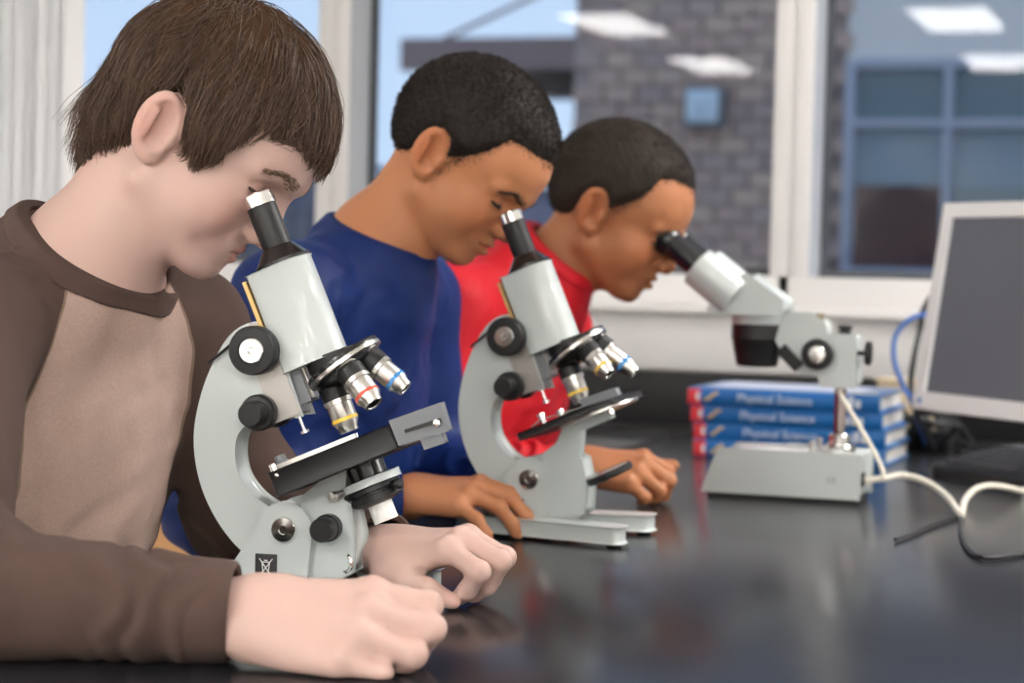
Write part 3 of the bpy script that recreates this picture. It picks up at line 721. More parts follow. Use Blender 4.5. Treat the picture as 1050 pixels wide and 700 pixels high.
class Hand:
    """hand in its own frame: x to the fingertips, y to the thumb, z out of the back; metres"""
    def __init__(s, wrist, fwd, dorsal, side, flex, thumb, scale=1.0, spread=(6, 1, -4, -10), melt=.0045):
        X = np.array(fwd, float); X /= np.linalg.norm(X)
        Z = np.array(dorsal, float); Z -= X*(Z @ X); Z /= np.linalg.norm(Z)
        Y = np.cross(Z, X)                        # to the person's left when palm is down
        s.side = side
        if side == 'L': Y = -Y                    # thumb of a left hand lies on the right
        s.M = np.stack([X, Y, Z], 1); s.o = np.array(wrist, float); s.k = scale
        mcp = [(.084, .026, .001), (.087, .006, .004), (.082, -.014, .002), (.073, -.032, -.003)]
        lens = [(.038, .024, .019), (.042, .027, .020), (.039, .025, .019), (.030, .019, .017)]
        rad = [(.0098, .0090, .0082, .0068), (.0100, .0092, .0083, .0069), (.0096, .0088, .0080, .0067), (.0086, .0078, .0071, .0060)]
        s.fingers = []
        for m, l, r, fx, sp in zip(mcp, lens, rad, flex, spread):
            p = np.array(m); pts = [p]; a = 0; sa = math.radians(sp)
            for L, f in zip(l, fx):
                a += math.radians(f)
                p = p+L*np.array((math.cos(a)*math.cos(sa), math.cos(a)*math.sin(sa), -math.sin(a))); pts.append(p)
            s.fingers.append((pts, r, a, sa))
        s.thumb = [np.array(v) for v in thumb]
        s.mid = s.w((.06, 0, 0))
        s.melt = melt
    def w(s, v): return s.o+s.M @ (np.array(v)*s.k)
    def sdf(s, p):
        q = ((p-s.o.astype(f32)) @ s.M.astype(f32))/f32(s.k)
        d = s_ell(q, (.004, 0, 0), (.032, .026, .019))
        palm = None
        for (pts, r, a, sa), y in zip(s.fingers, (.014, .005, -.006, -.016)):
            e = s_cone(q, (.010, y, 0), pts[0]-np.array((.002, 0, .0035)), .0150, .0122)
            palm = e if palm is None else smin(palm, e, .012)
        palm = smin(palm, s_ell(q, (.045, -.004, -.006), (.045, .032, .013)), .012)
        d = smin(d, palm, .02)
        c, m, i, t = s.thumb
        th = s_chain(q, [c, m, i, t], [.0145, .0115, .0100, .0075], .006)
        th = smin(th, s_ell(q, (c+m)/2, (.023, .015, .014)), .012)
        d = smin(d, th, .012)
        for j, (pts, r, a, sa) in enumerate(s.fingers):
            f = s_chain(q, pts, r, .004)
            f = smin(f, s_sph(q, pts[1]+np.array((0, 0, .0008)), r[1]*1.06), .003)
            f = smin(f, s_sph(q, pts[0]+np.array((0, 0, .0015)), r[0]*1.05), .004)
            # neighbours only melt together at the knuckles
            d = smin(d, f, s.melt)
        return d*f32(s.k)
    def nails(s):
        out = []
        for pts, r, a, sa in s.fingers:
            t = pts[-1]; n = np.array((math.sin(a)*math.cos(sa), math.sin(a)*math.sin(sa), math.cos(a)))
            ax = np.array((math.cos(a)*math.cos(sa), math.cos(a)*math.sin(sa), -math.sin(a)))
            out.append((s.w(t-ax*.001+n*r[3]*.9), s.M @ ax, s.M @ n, .0055*s.k))
        c, m, i, t = s.thumb
        ax = (t-i)/np.linalg.norm(t-i); n = np.array((0.15, .75, .65)); n -= ax*(n @ ax); n /= np.linalg.norm(n)
        out.append((s.w(t-ax*.002+n*.0068), s.M @ ax, s.M @ n, .0068*s.k))
        return out

def strands(roots, paths, rad, seed, sides=3, colv=.35):
    """tapered little tubes; paths (n, m, 3)"""
    rg = np.random.default_rng(seed); n, m, _ = paths.shape
    t = np.gradient(paths, axis=1); t /= np.linalg.norm(t, axis=2, keepdims=True)+1e-9
    ref = rg.normal(size=(n, 1, 3)); u = np.cross(t, ref); u /= np.linalg.norm(u, axis=2, keepdims=True)+1e-9; v = np.cross(t, u)
    prof = np.interp(np.linspace(0, 1, m), [0, .15, .7, 1], [.6, 1, .8, .12])
    R = (rad*rg.uniform(.7, 1.3, size=(n, 1))*prof[None])[..., None]
    ring = [paths+R*(u*math.cos(2*math.pi*k/sides)+v*math.sin(2*math.pi*k/sides)) for k in range(sides)]
    V = np.stack(ring, 2).reshape(-1, 3)                       # n, m, sides
    base = np.arange(n)[:, None, None]*m*sides+np.arange(m-1)[None, :, None]*sides
    k = np.arange(sides)[None, None]; k2 = (k+1) % sides
    Q = np.stack([base+k, base+k2, base+sides+k2, base+sides+k], -1).reshape(-1, 4)
    br = np.repeat(rg.uniform(1-colv, 1+colv, size=n), m*sides)
    return V, Q, np.stack([br, br, br], 1)

def fix(V, Q):
    """point the faces outwards"""
    a, b, c = V[Q[:, 0]], V[Q[:, 1]], V[Q[:, 2]]
    return Q[:, ::-1] if np.einsum('ij,ij->i', a, np.cross(b, c)).sum() < 0 else Q

def build_person(P):
    """P: the pose and clothes of one child; positions in world metres, heights relative to the table"""
    up = lambda v: np.array((v[0], v[1], v[2]+T), float)
    root_loc = np.array((P['hip'][0], P['hip'][1], 0.0))
    root = empty('person', root_loc); tag(root, P['label'], 'person', 'children at the microscopes')
    hc = up(P['head']); HM = rot('Z', P['yaw']) @ rot('Y', P['pitch']) @ rot('X', P['roll']); hs = P['scale']/1000
    H2W = lambda v: hc+HM @ (np.array(v, float)*hs)
    to_h = lambda p: ((p-hc.astype(f32)) @ HM.astype(f32))/f32(hs)
    nb, hip = up(P['neck']), up(P['hip'])
    TM = rot('Z', P['tyaw'])
    shR, elR, wrR = [up(v) for v in P['armR']]; shL, elL, wrL = [up(v) for v in P['armL']]
    hands = [Hand(up(h.pop('wrist')), **h) for h in P['hands']]
    spine = nb-hip; mid = hip+spine*.62
    cyl_n = P['neck_r']
    def body(p):
        rr = np.linalg.norm(p-hc.astype(f32), axis=1); near = rr < .165*P['scale']
        d = rr-f32(.14*P['scale']); d[near] = head_sdf(to_h(p[near]), P['face'])*f32(hs)
        nk = s_cone(p, nb-np.array((.012, 0, .035)), H2W((-14, 0, -30)), cyl_n*1.08, cyl_n*.98)
        nk = smin(nk, s_cone(p, nb+np.array((.0, 0, -.03)), H2W((22, 0, -66)), cyl_n*.72, cyl_n*.5), .03)
        d = smin(d, nk, .016)
        tor = s_cone(p, hip, mid, .066, .068); tor = smin(tor, s_cone(p, mid, nb, .068, .045), .05)
        for a, b, c in ((shR, elR, wrR), (shL, elL, wrL)):
            tor = smin(tor, s_cone(p, nb-np.array((0, 0, .02)), a, .04, .042), .05)
            arm = s_chain(p, [a, b, c], [.038, .031, .0225], .02)
            tor = smin(tor, arm, .03)
        d = smin(d, tor, .02)
        for h in hands:
            rr = np.linalg.norm(p-h.mid.astype(f32), axis=1); near = rr < .125
            e = rr-f32(.10); e[near] = h.sdf(p[near]); d = smin(d, e, .008)
        tb = np.where(p[:, 0] > -.895, f32(T+.0006)-p[:, 2], f32(-1))      # flesh flattens on the table top
        d = smax(d, tb, .005)
        return d
    lo = np.minimum.reduce([hip-.13, shR-.1, shL-.1, elR-.07, elL-.07, hc-.16]+[h.o-.2 for h in hands])
    hi = np.maximum.reduce([hip+.13, shR+.1, shL+.1, elR+.07, elL+.07, hc+.17]+[h.o+.2 for h in hands])
    lo[2] = max(lo[2], hip[2]-.1)
    V, Q = polygonize(body, lo, hi, P['res'], 4); Q = fix(V-hc, Q)
    # pigment: lips, cheeks, ears, nose, nails
    q = to_h(V.astype(f32)).astype(float); tint = np.ones((len(V), 3))
    def blend(w, col): tint[:] = tint*(1-w[:, None])+np.array(col)*w[:, None]
    g = lambda c, r: np.exp(-(((q-np.array(c))/np.array(r))**2).sum(1))
    pk = P['pigment']
    for s in (-1, 1):
        blend(.75*g((76, s*42, -20), (27, 20, 22)), pk['cheek'])
        blend(.7*g((-10, s*80, 2), (22, 12, 34)), pk['ear'])
    blend(.5*g((110, 0, -16), (10, 13, 10)), pk['cheek'])
    lipd = np.full(len(V), 9e9)
    for s in (-1, 1):
        lipd = np.minimum(lipd, s_cone(q.astype(f32), (93, s*2, -39.0), (81, s*21, -43.2), 5.0, 2.0))
        lipd = np.minimum(lipd, s_cone(q.astype(f32), (92, 0, -46.5), (81, s*19, -44.2), 5.2, 2.0))
    blend(np.clip(1-(lipd-.2)/1.5, 0, 1)*.8, pk['lip'])
    ez = P['face'].get('eye_z', 8)
    for s in (-1, 1):
        blend(.4*g((80, s*31, ez-2), (10, 17, 9)), pk['lid'])
    for h in hands:
        for c, ax, n, r in h.nails():
            v = V-c; bx = np.cross(ax, n)
            dd = np.sqrt((v @ ax/(r*1.15))**2+(v @ bx/(r*.8))**2+(v @ n/(r*.6))**2)
            blend(np.clip((1.05-dd)*6, 0, 1)*.9, pk['nail'])
            blend(np.clip(1-np.abs(dd-1.3)*2.2, 0, 1)*.25, pk['lip'])
    sk = np_obj('body', V, Q, P['skin'], root, root_loc, tint=tint)
    # hair
    def hair_cap(thick, table, k=3.0):
        def f(p):
            q = to_h(p); zl = polar_line(q, table)
            e = np.clip((q[:, 2]-zl)*.30, 0.2, thick)
            d = head_base(q)-e+P['hair'].get('rough', .6)*waves(q, 5, 7)
            d = smax(d, (zl-q[:, 2])*f32(.6), k)
            if P.get('ear_hole', True):
                for s in (-1, 1): d = smax(d, -s_ell(q, (-8, s*76, 0), (21, 16, 33)), 2)
            return d*f32(hs)
        V, Q = polygonize(f, hc-.15, hc+.15, P.get('hair_res', .002), 3, slack=2.2)
        return V, fix(V-hc, Q)
    hr = P['hair']
    Vc, Qc = hair_cap(hr['thick'], hr['table'])
    hair = np_obj('hair', Vc, Qc, hr.get('cap_mat', hr['mat']), root, root_loc, tint=np.full((len(Vc), 3), hr.get('cap_tint', 1.0)))
    paths = hr['grow'](Vc, to_h, H2W, hc)
    Vs, Qs, tn = strands(None, paths, hr['rad'], 11, 3, hr.get('colv', .35))
    st = np_obj('hair_strands', Vs, Qs, hr['mat'], hair, root_loc, tint=tn); st['kind'] = 'stuff'
    # eyebrows and lashes: short hairs over brow and lid margin
    rg = np.random.default_rng(3)
    for s in (-1, 1):
        n = 150; t = rg.uniform(0, 1, n)
        x = np.interp(t, [0, .5, 1], [93.5, 89, 74]); y = s*np.interp(t, [0, 1], [11, 47]); z = ez+P['face'].get('brow_dz', 0)+np.interp(t, [0, .6, 1], [15, 19, 14])
        z = z+rg.normal(0, 1.9, n)*np.interp(t, [0, 1], [1.1, .6])
        p0 = np.stack([x, y, z], 1).astype(f32)
        for _ in range(4):
            e = head_sdf(p0, P['face']); gr = np.stack([head_sdf(p0+V3(*d_), P['face'])-e for d_ in ((.5, 0, 0), (0, .5, 0), (0, 0, .5))], 1)/.5
            p0 = p0-(e/np.maximum((gr*gr).sum(1), .2))[:, None]*gr
        dirv = np.stack([-.25-.3*t, s*np.full(n, .9), .35-.7*t], 1)
        L = rg.uniform(4, 8, n)[:, None]
        pth = np.stack([p0+gr*.2+dirv*L*k+gr*(1.0*k*(1-k)*2+.2) for k in (0, .33, .66, 1)], 1)
        pth = hc+(pth.astype(float)*hs) @ HM.T
        Vb, Qb, tb = strands(None, pth, .00032*P['scale'], 7+s, 3, .2)
        np_obj('eyebrow', Vb, Qb, P['brow_mat'], root, root_loc, tint=tb)
        n = 60; t = np.linspace(0, 1, n); th = np.interp(t, [0, 1], [-50, 58])*s
        lz = ez+np.interp(t, [0, .5, 1], [-1.5, -3.4, -1.6])
        rr = np.sqrt(np.maximum(12.9**2-(lz-ez)**2, 1))
        p0 = np.stack([67.5+rr*np.cos(np.radians(th)), s*31+rr*1.06*np.sin(np.radians(th)), lz], 1)
        out = np.stack([np.cos(np.radians(th)), np.sin(np.radians(th)), np.full(n, -.75)], 1)
        pth = np.stack([p0+out*k*5.0+np.array((0, 0, 1.2))*k*k for k in (0, .33, .66, 1)], 1)
        lid = np.stack([p0[:-1]+(p0[1:]-p0[:-1])*k for k in (0, .33, .66, 1)], 1)      # dark lid margin
        pth = np.concatenate([pth, lid]); pth = hc+(pth*hs) @ HM.T
        Vb, Qb, tb = strands(None, pth, P.get('lash_r', .00050)*P['scale'], 17+s, 3, .1)
        np_obj('eyelashes', Vb, Qb, P['lash_mat'], root, root_loc, tint=tb)
    # shirt
    S = P['shirt']; wd = S['width']
    chest = nb+(hip-nb)*.40+TM @ np.array((.0, 0, 0)); belly = nb+(hip-nb)*.78
    lean = math.degrees(math.atan2(spine[0], spine[2])); CM = TM @ rot('Y', lean)
    cuffs = []
    ncen = np.array(at_y(*S['col_px'], P['neck'][1])); nax = np.array(S['col_n'], float); nax /= np.linalg.norm(nax)
    def axial(p):
        v = p-ncen.astype(f32); a = v @ nax.astype(f32)
        return a, np.sqrt(np.maximum((v*v).sum(1)-a*a, 1e-12))
    def sleeve(p, a, b, c, j):
        r = S['arm_r']
        dirc = (c-b)/np.linalg.norm(c-b); end = c-dirc*S['cuff_back'][j]
        cut = end-dirc*.028
        d = s_chain(p, [a, b, end], [r[0], r[1], r[2]], .04)
        d = smin(d, s_sph(p, b, r[1]*1.05), .03)
        ax = ((p-b.astype(f32)) @ dirc.astype(f32))
        # cloth gathers in rings near elbow and cuff
        lb = np.linalg.norm(end-b)
        w = np.clip(1-np.abs(ax-lb*.8)/(lb*.45), 0, 1)
        perp = p-b.astype(f32)
        d = d-.0030*S['wr']*w*np.sin(ax*170+6*waves(p, 31+j, .09))-.0040*S['wr']*np.clip(1-np.linalg.norm(perp, axis=1)/.12, 0, 1)*np.sin(p @ V3(60, 55, 80)+4*waves(p, 37+j, .1))
        d = smax(d, (p-end.astype(f32)) @ dirc.astype(f32), .006)
        hole = s_cone(p, end-dirc*.012, end+dirc*.06, r[2]-.0055, r[2]-.0035)
        return smax(d, -hole, .002)
    def shirt(p, parts=False):
        t = s_ell(p, chest, (S['depth'], wd, .19), CM)
        t = smin(t, s_ell(p, belly, (S['depth']*1.05, wd*.92, .21), CM), .06)
        t = smin(t, s_cone(p, nb-np.array((.01, 0, .03)), shR, .055, .052), .05)
        t = smin(t, s_cone(p, nb-np.array((.01, 0, .03)), shL, .055, .052), .05)
        t = t-.0035*S['wr']*waves(p*V3(1, 1, .45), S['seed'], .085)-.0018*S['wr']*waves(p, S['seed']+1, .04)
        sl = [sleeve(p, shR, elR, wrR, 0), sleeve(p, shL, elL, wrL, 1)]
        d = smin(t, sl[0], .035); d = smin(d, sl[1], .035)
        d = smax(d, (hip[2]-.04)-p[:, 2], .01)
        d = smin(d, s_cone(p, ncen-nax*.075, ncen+nax*.01, .088, S['col_r']+.001), .03)
        a, r = axial(p)
        lim = np.minimum(a, .085-r)                       # flat neck opening
        d = smax(d, lim, .003)
        if parts: return d
        return smax(d, -smax(r-(S['col_r']-.004), -(a+.012), .003), .003)
    lo2 = np.minimum.reduce([hip-.17, shR-.1, shL-.1, elR-.08, elL-.08, wrR-.06, wrL-.06]); hi2 = np.maximum.reduce([hip+.17, shR+.1, shL+.1, elR+.08, elL+.08, wrR+.06, wrL+.06, nb+.08])
    V, Q = polygonize(shirt, lo2, hi2, S['res'], 3, slack=2.0); Q = fix(V-(hip+spine*.5), Q)
    at = {}
    if 'raglan' in S:
        # signed distance to the raglan seam: line from collar to armpit on each side, in torso axes
        u = (V-nb) @ TM
        lat = np.abs(u[:, 1]); z = u[:, 2]
        seam = np.interp(-z, S['raglan'][0], S['raglan'][1])
        at['sleeve'] = lat-seam
    sh = np_obj('shirt', V, Q, S['mat'], root, root_loc, attrs=at)
    # collar band
    cb = S['collar']
    n1 = np.cross(nax, (0, 1, 0)); n1 /= np.linalg.norm(n1); n2 = np.cross(nax, n1)
    def collar(p):
        a, r = axial(p)
        if cb['kind'] == 'crew':
            d = np.abs(shirt(p, True)+.0005)-.0030
            d = smax(d, smax(r-.10, np.abs(a+cb['w']*.45)-cb['w']*.55, .002), .002)
            return smax(d, S['col_r']-.0045-r, .002)
        d = np.abs(r-(S['col_r']-.001-.18*a))-.0022
        return smax(smax(d, a-cb['top']-.002*waves(p, 91, .07), .003), -(a+.03), .002)
    V, Q = polygonize(collar, ncen-.1, ncen+.1, .0016, 3, slack=2); Q = fix(V-ncen, Q)
    np_obj('collar', V, Q, cb['mat'], sh, root_loc)
    if 'edge' in cb:
        pts = [Vector(ncen-root_loc+nax*cb['edge_a']+(n1*math.cos(t)+n2*math.sin(t))*(S['col_r']-.004)) for t in np.linspace(0, 2*math.pi, 49)]
        tube('undershirt_edge', pts, .0032, cb['edge'], sh, 6)
    for j, (b, c) in enumerate(((elR, wrR), (elL, wrL))):
        dirc = (c-b)/np.linalg.norm(c-b); end = c-dirc*S['cuff_back'][j]; r = S['arm_r'][2]
        bm = bmesh.new()
        ch = S['cuff_h']
        add_lathe(bm, [(r-.007, 0), (r-.001, -.001), (r+.0012, .003), (r+.0020, ch*.3), (r+.0022, ch*.7), (r+.0015, ch-.002), (r-.001, ch), (r-.005, ch-.002), (r-.006, .004)], 48, end-root_loc-dirc*(ch-.006), dirc)
        bm_obj('cuff', bm, cb['mat'], sh, smooth=60)
    # trousers and shoes under the table
    kn = [hip+np.array((.34, s*.10, .03)) for s in (-1, 1)]; an = [np.array((hip[0]+.30, hip[1]+s*.11, .10)) for s in (-1, 1)]
    def pants(p):
        d = s_ell(p, hip-np.array((0, 0, .03)), (.135, .155, .10))
        for k, a, s in zip(kn, an, (-1, 1)):
            d = smin(d, s_chain(p, [hip+np.array((0, s*.075, -.03)), k, a], [.082, .062, .046], .04), .04)
        return d-.003*waves(p, 3, .08)
    V, Q = polygonize(pants, hip-np.array((.2, .3, .6)), hip+np.array((.5, .3, .2)), .008, 3); Q = fix(V-hip, Q)
    np_obj('trousers', V, Q, M_DENIM, root, root_loc)
    for a in an:
        def shoe(p):
            d = s_cone(p, (a[0]-.03, a[1], .045), (a[0]+.12, a[1], .035), .045, .035)
            d = smin(d, s_sph(p, (a[0], a[1], .085), .042), .03)
            return smax(d, .002-p[:, 2], .006)
        V, Q = polygonize(shoe, a-np.array((.12, .1, .12)), a+np.array((.2, .1, .08)), .006, 3)
        np_obj('shoe', V, fix(V-a, Q), M_SHOE, root, root_loc)
    return root

def grow_short(length, n, seed, table):
    def g(Vc, to_h, H2W, hc):
        rg = np.random.default_rng(seed)
        q = to_h(Vc.astype(f32)).astype(float)
        c = np.array((0, 0, 35.)); nrm = (q-c)/np.array((93, 73, 83))**2; nrm /= np.linalg.norm(nrm, axis=1, keepdims=True)
        side = head_base(q.astype(f32)) > .8
        i = rg.choice(np.nonzero(side)[0], n)
        p = q[i]; d = nrm[i]+rg.normal(0, .45, (n, 3)); d /= np.linalg.norm(d, axis=1, keepdims=True)
        cu = np.cross(d, rg.normal(size=(n, 3)))
        L = length*rg.uniform(.6, 1.3, (n, 1))
        pts = np.stack([p-d*1.0, p+d*L*.5+cu*L*.15, p+d*L*.8+cu*L*.4], 1)
        k = n//3; i2 = rg.choice(len(q), k*4); zl = polar_line(q[i2].astype(f32), table); near = (q[i2][:, 2]-zl < 6); p2 = q[i2][near][:k]
        p2 = p2+rg.normal(0, 1, p2.shape)*3.2; p2[:, 2] -= np.abs(rg.normal(0, 3.0, len(p2)))
        p2 = p2.astype(f32)
        for _ in range(4):
            e = head_base(p2); gr = np.stack([head_base(p2+V3(*d_))-e for d_ in ((.5, 0, 0), (0, .5, 0), (0, 0, .5))], 1)/.5
            p2 = p2-(e/np.maximum((gr*gr).sum(1), .2))[:, None]*gr
        L2 = rg.uniform(1.5, 3.0, (len(p2), 1)); d2 = gr*.6+rg.normal(0, .5, gr.shape)
        pts = np.concatenate([pts, np.stack([p2-gr*.3, p2+d2*L2*.5, p2+d2*L2], 1)])
        M_ = np.stack([H2W((1, 0, 0))-hc, H2W((0, 1, 0))-hc, H2W((0, 0, 1))-hc], 1)
        return hc+pts @ M_.T
    return g
def grow_long(table, n, seed):
    """layered hair combed from the crown, ending at a hem line, drawn together into locks"""
    def g(Vc, to_h, H2W, hc):
        rg = np.random.default_rng(seed); c = np.array((0, 0, 39.)); r = np.array((93, 73, 83.))
        cr = np.array((-.62, .10, .80)); cr /= np.linalg.norm(cr)
        az_t = [t[0] for t in table]; z_t = [t[1] for t in table]
        def path(u, L, m, wob, lift, flip):
            pts = []
            ax = np.cross(np.broadcast_to(cr, u.shape), u); ax /= np.linalg.norm(ax, axis=1, keepdims=True)+1e-9
            tang = np.cross(ax, u)
            alive = np.ones(len(u)); p_prev = None
            for k in range(m):
                t = k/(m-1)
                h = 2+lift*np.sin(np.clip(t*1.25, 0, 1)*math.pi*.62)
                p = c+r*u+u*h[:, None]
                az = np.degrees(np.arctan2(np.abs(p[:, 1]), p[:, 0])); hem = np.interp(az, az_t, z_t)
                drop = np.clip((az-118)/25, 0, 1)*np.clip(6-p[:, 2], 0, 60)      # nape hair hangs free of the skull
                p = p-np.stack([drop*.10, drop*0, drop*.62], 1)
                # past the hem the strand stops
                below = np.clip((hem+wob[:, 3]*6-p[:, 2])/10, 0, 1)
                alive = alive*(1-below)
                back = np.clip((az-115)/40, 0, 1)
                p = p+u*(flip*back*np.clip((8-p[:, 2])/40, 0, 1)*np.clip(t-.5, 0, 1)*2)[:, None]*24
                if p_prev is not None: p = p_prev+(p-p_prev)*np.maximum(alive, .04)[:, None]
                pts.append(p); p_prev = p
                step = (L/(m-1)/82)*np.ones(len(u))
                dirn = tang+wob[:, :3]*.26*np.sin(t*3+wob[:, 3]*3)[:, None]+np.array((0.0, 0, -.25))
                dirn -= u*(dirn*u).sum(1)[:, None]; dirn /= np.linalg.norm(dirn, axis=1, keepdims=True)
                u = u+dirn*step[:, None]; u /= np.linalg.norm(u, axis=1, keepdims=True)
                tang = dirn
            return np.stack(pts, 1)
        def rootset(k):
            out = []
            while sum(map(len, out)) < k:
                u = rg.normal(size=(k*2, 3)); u /= np.linalg.norm(u, axis=1, keepdims=True)
                p = c+r*u; az = np.degrees(np.arctan2(np.abs(p[:, 1]), p[:, 0])); hem = np.interp(az, az_t, z_t)
                out.append(u[p[:, 2] > hem+8])
            return np.concatenate(out)[:k]
        m = 7; ng = n//22
        gu = rootset(ng); gw = rg.normal(size=(ng, 4)); gl = rg.uniform(54, 96, ng)
        G = path(gu, gl, m, gw, rg.uniform(5, 11, ng), rg.uniform(.2, 1.2, ng))
        su = rootset(n); near = np.concatenate([np.argmax(b @ gu.T, 1) for b in np.array_split(su, 20)])
        sw = gw[near]*.8+rg.normal(size=(n, 4))*.35
        Sp = path(su, gl[near]*rg.uniform(.8, 1.15, n), m, sw, rg.uniform(3, 11, n), rg.uniform(0, 1.2, n))
        t = np.linspace(0, 1, m)[None, :, None]
        tgt = G[near]+rg.normal(size=(n, 1, 3))*2.6
        Sp = Sp*(1-.72*t)+tgt*(.72*t)
        ok = np.ones(n, bool)
        for sd in (-1, 1): ok &= ~((((Sp-np.array((-6, sd*78, 0)))/np.array((20, 22, 31)))**2).sum(2) < 1).any(1)
        Sp = Sp[ok]
        M_ = np.stack([H2W((1, 0, 0))-hc, H2W((0, 1, 0))-hc, H2W((0, 0, 1))-hc], 1)
        return hc+Sp @ M_.T
    return g

M_DENIM = mat('denim', (.06, .09, .17), .9, bump=(400, .3))
M_SHOE = mat('shoe_leather', (.05, .05, .055), .5)
SKIN1 = attr_color(mat('fair_skin', (.53, .36, .312), .5, spec=.24, sss=.12, bump=(900, .05)))
SKIN2 = attr_color(mat('brown_skin', (.49, .205, .098), .45, spec=.3, sss=.08, bump=(900, .05)))
SKIN3 = attr_color(mat('warm_brown_skin', (.41, .165, .075), .45, spec=.3, sss=.08, bump=(900, .05)))
HAIR1 = attr_color(mat('brown_hair', (.082, .046, .028), .36, spec=.38))
HAIRCAP = attr_color(mat('brown_hair_base', (.070, .040, .025), .95, spec=.0))
HAIR2 = attr_color(mat('black_cropped_hair', (.024, .018, .015), .65, spec=.25))
HAIR3 = attr_color(mat('dark_cropped_hair', (.032, .023, .018), .65, spec=.25))
BROW1 = mat('brown_brow', (.13, .075, .045), .6); LASH1 = mat('brown_lash', (.05, .03, .02), .6)
BROW2 = mat('black_brow', (.03, .018, .012), .6); LASH2 = mat('black_lash', (.012, .009, .008), .6)
SH_DARK = mat('dark_brown_jersey', (.066, .038, .030), .95, noise=(35, (.082, .048, .038), .5), bump=(1600, .35))
SH_BLUE = mat('blue_performance_fabric', (.007, .022, .118), .5, spec=.18, noise=(6, (.009, .028, .145), .5), bump=(2500, .12))
SH_RED = mat('red_performance_fabric', (.56, .012, .020), .55, spec=.18, noise=(6, (.60, .016, .028), .5), bump=(2500, .12))
WHITE_COTTON = mat('white_cotton', (.8, .8, .8), .9)
def raglan_mat():
    m = mat('raglan_jersey', (.50, .36, .305), .95, noise=(420, (.36, .245, .205), .9), bump=(1600, .4))
    nt = m.node_tree; b = nt.nodes['Principled BSDF']; src = b.inputs['Base Color'].links[0].from_socket
    a = nt.nodes.new('ShaderNodeAttribute'); a.attribute_name = 'sleeve'
    g = nt.nodes.new('ShaderNodeMath'); g.operation = 'GREATER_THAN'; g.inputs[1].default_value = 0
    nt.links.new(a.outputs['Fac'], g.inputs[0])
    # seam stitching: a narrow band along the boundary
    ab = nt.nodes.new('ShaderNodeMath'); ab.operation = 'ABSOLUTE'; nt.links.new(a.outputs['Fac'], ab.inputs[0])
    lt = nt.nodes.new('ShaderNodeMath'); lt.operation = 'LESS_THAN'; lt.inputs[1].default_value = .0014; nt.links.new(ab.outputs[0], lt.inputs[0])
    m1 = nt.nodes.new('ShaderNodeMix'); m1.data_type = 'RGBA'; nt.links.new(g.outputs[0], m1.inputs[0]); nt.links.new(src, m1.inputs[6]); m1.inputs[7].default_value = (.072, .042, .033, 1)
    m2 = nt.nodes.new('ShaderNodeMix'); m2.data_type = 'RGBA'; nt.links.new(lt.outputs[0], m2.inputs[0]); nt.links.new(m1.outputs[2], m2.inputs[6]); m2.inputs[7].default_value = (.22, .15, .11, 1)
    nt.links.new(m2.outputs[2], b.inputs['Base Color'])
    return m
SH_RAG = raglan_mat()

HT2 = ((0, 75), (35, 73), (49, 69), (58, 44), (70, 22), (82, 6), (88, 20), (100, 26), (112, 8), (120, -12), (140, -38), (180, -46))
HT3 = ((0, 86), (35, 84), (50, 77), (60, 44), (72, 24), (84, 8), (90, 22), (100, 26), (112, 8), (120, -12), (140, -38), (180, -44))
BOY1 = dict(
    label='boy in a brown raglan shirt peering into the nearest microscope', head=(-.884, 1.664, .401), yaw=7, pitch=41, roll=-3, scale=1.08,
    neck=(-.976, 1.630, .298), hip=(-1.11, 1.64, -.22), tyaw=-14, neck_r=.052, res=.0021,
    armR=((-1.00, 1.475, .225), (-.885, 1.28, .050), (-.668, 1.348, .038)),
    armL=((-.945, 1.765, .225), (-.895, 1.82, .05), (-.697, 1.688, .037)),
    face=dict(eye_z=15, lip=.9, brow_dz=3), skin=SKIN1, pigment=dict(cheek=(1.0, .80, .78), ear=(1.05, .80, .78), lip=(.96, .66, .66), lid=(.93, .80, .78), nail=(1.08, .98, .98)),
    brow_mat=BROW1, lash_mat=LASH1,
    hands=[dict(wrist=(-.668, 1.348, .036), fwd=(1, .14, .0), dorsal=(-.04, -.60, .8), side='R', flex=((16, 100, 72), (18, 102, 72), (20, 102, 72), (22, 100, 72)),
                thumb=((.020, .026, -.008), (.045, .036, -.030), (.066, .030, -.044), (.082, .016, -.046)), spread=(3, 1, -1, -2), scale=1.10, melt=.0065),
           dict(wrist=(-.697, 1.688, .037), fwd=(.97, -.20, .20), dorsal=(-.22, -.10, 1), side='L', flex=((36, 104, 14), (34, 100, 20), (36, 100, 22), (38, 96, 20)),
                thumb=((.020, .028, -.010), (.050, .048, -.018), (.072, .052, -.028), (.088, .043, -.042)), spread=(10, 2, -3, -7), scale=1.0)],
    hair=dict(thick=9, table=((0, 70), (40, 72), (50, 62), (57, 8), (74, 4), (84, 26), (100, 30), (114, -2), (124, -40), (180, -48)), mat=HAIR1, cap_mat=HAIRCAP, cap_tint=.75, rad=.00045, colv=.45,
              grow=grow_long(((0, 58), (38, 66), (48, 58), (56, 2), (74, -4), (84, 24), (100, 30), (112, -10), (124, -64), (180, -76)), 12500, 5)),
    shirt=dict(mat=SH_RAG, width=.155, depth=.10, arm_r=(.060, .052, .036), cuff_back=(.012, .010), cuff_h=.045, wr=1.0, seed=2, res=.0036,
               col_px=(86, 250), col_n=(.58, 0, .81), col_r=.060, collar=dict(kind='crew', w=.014, mat=SH_DARK),
               raglan=((-.05, .0, .04, .09, .14, .20, .6), (.040, .056, .074, .094, .103, .103, .103))))
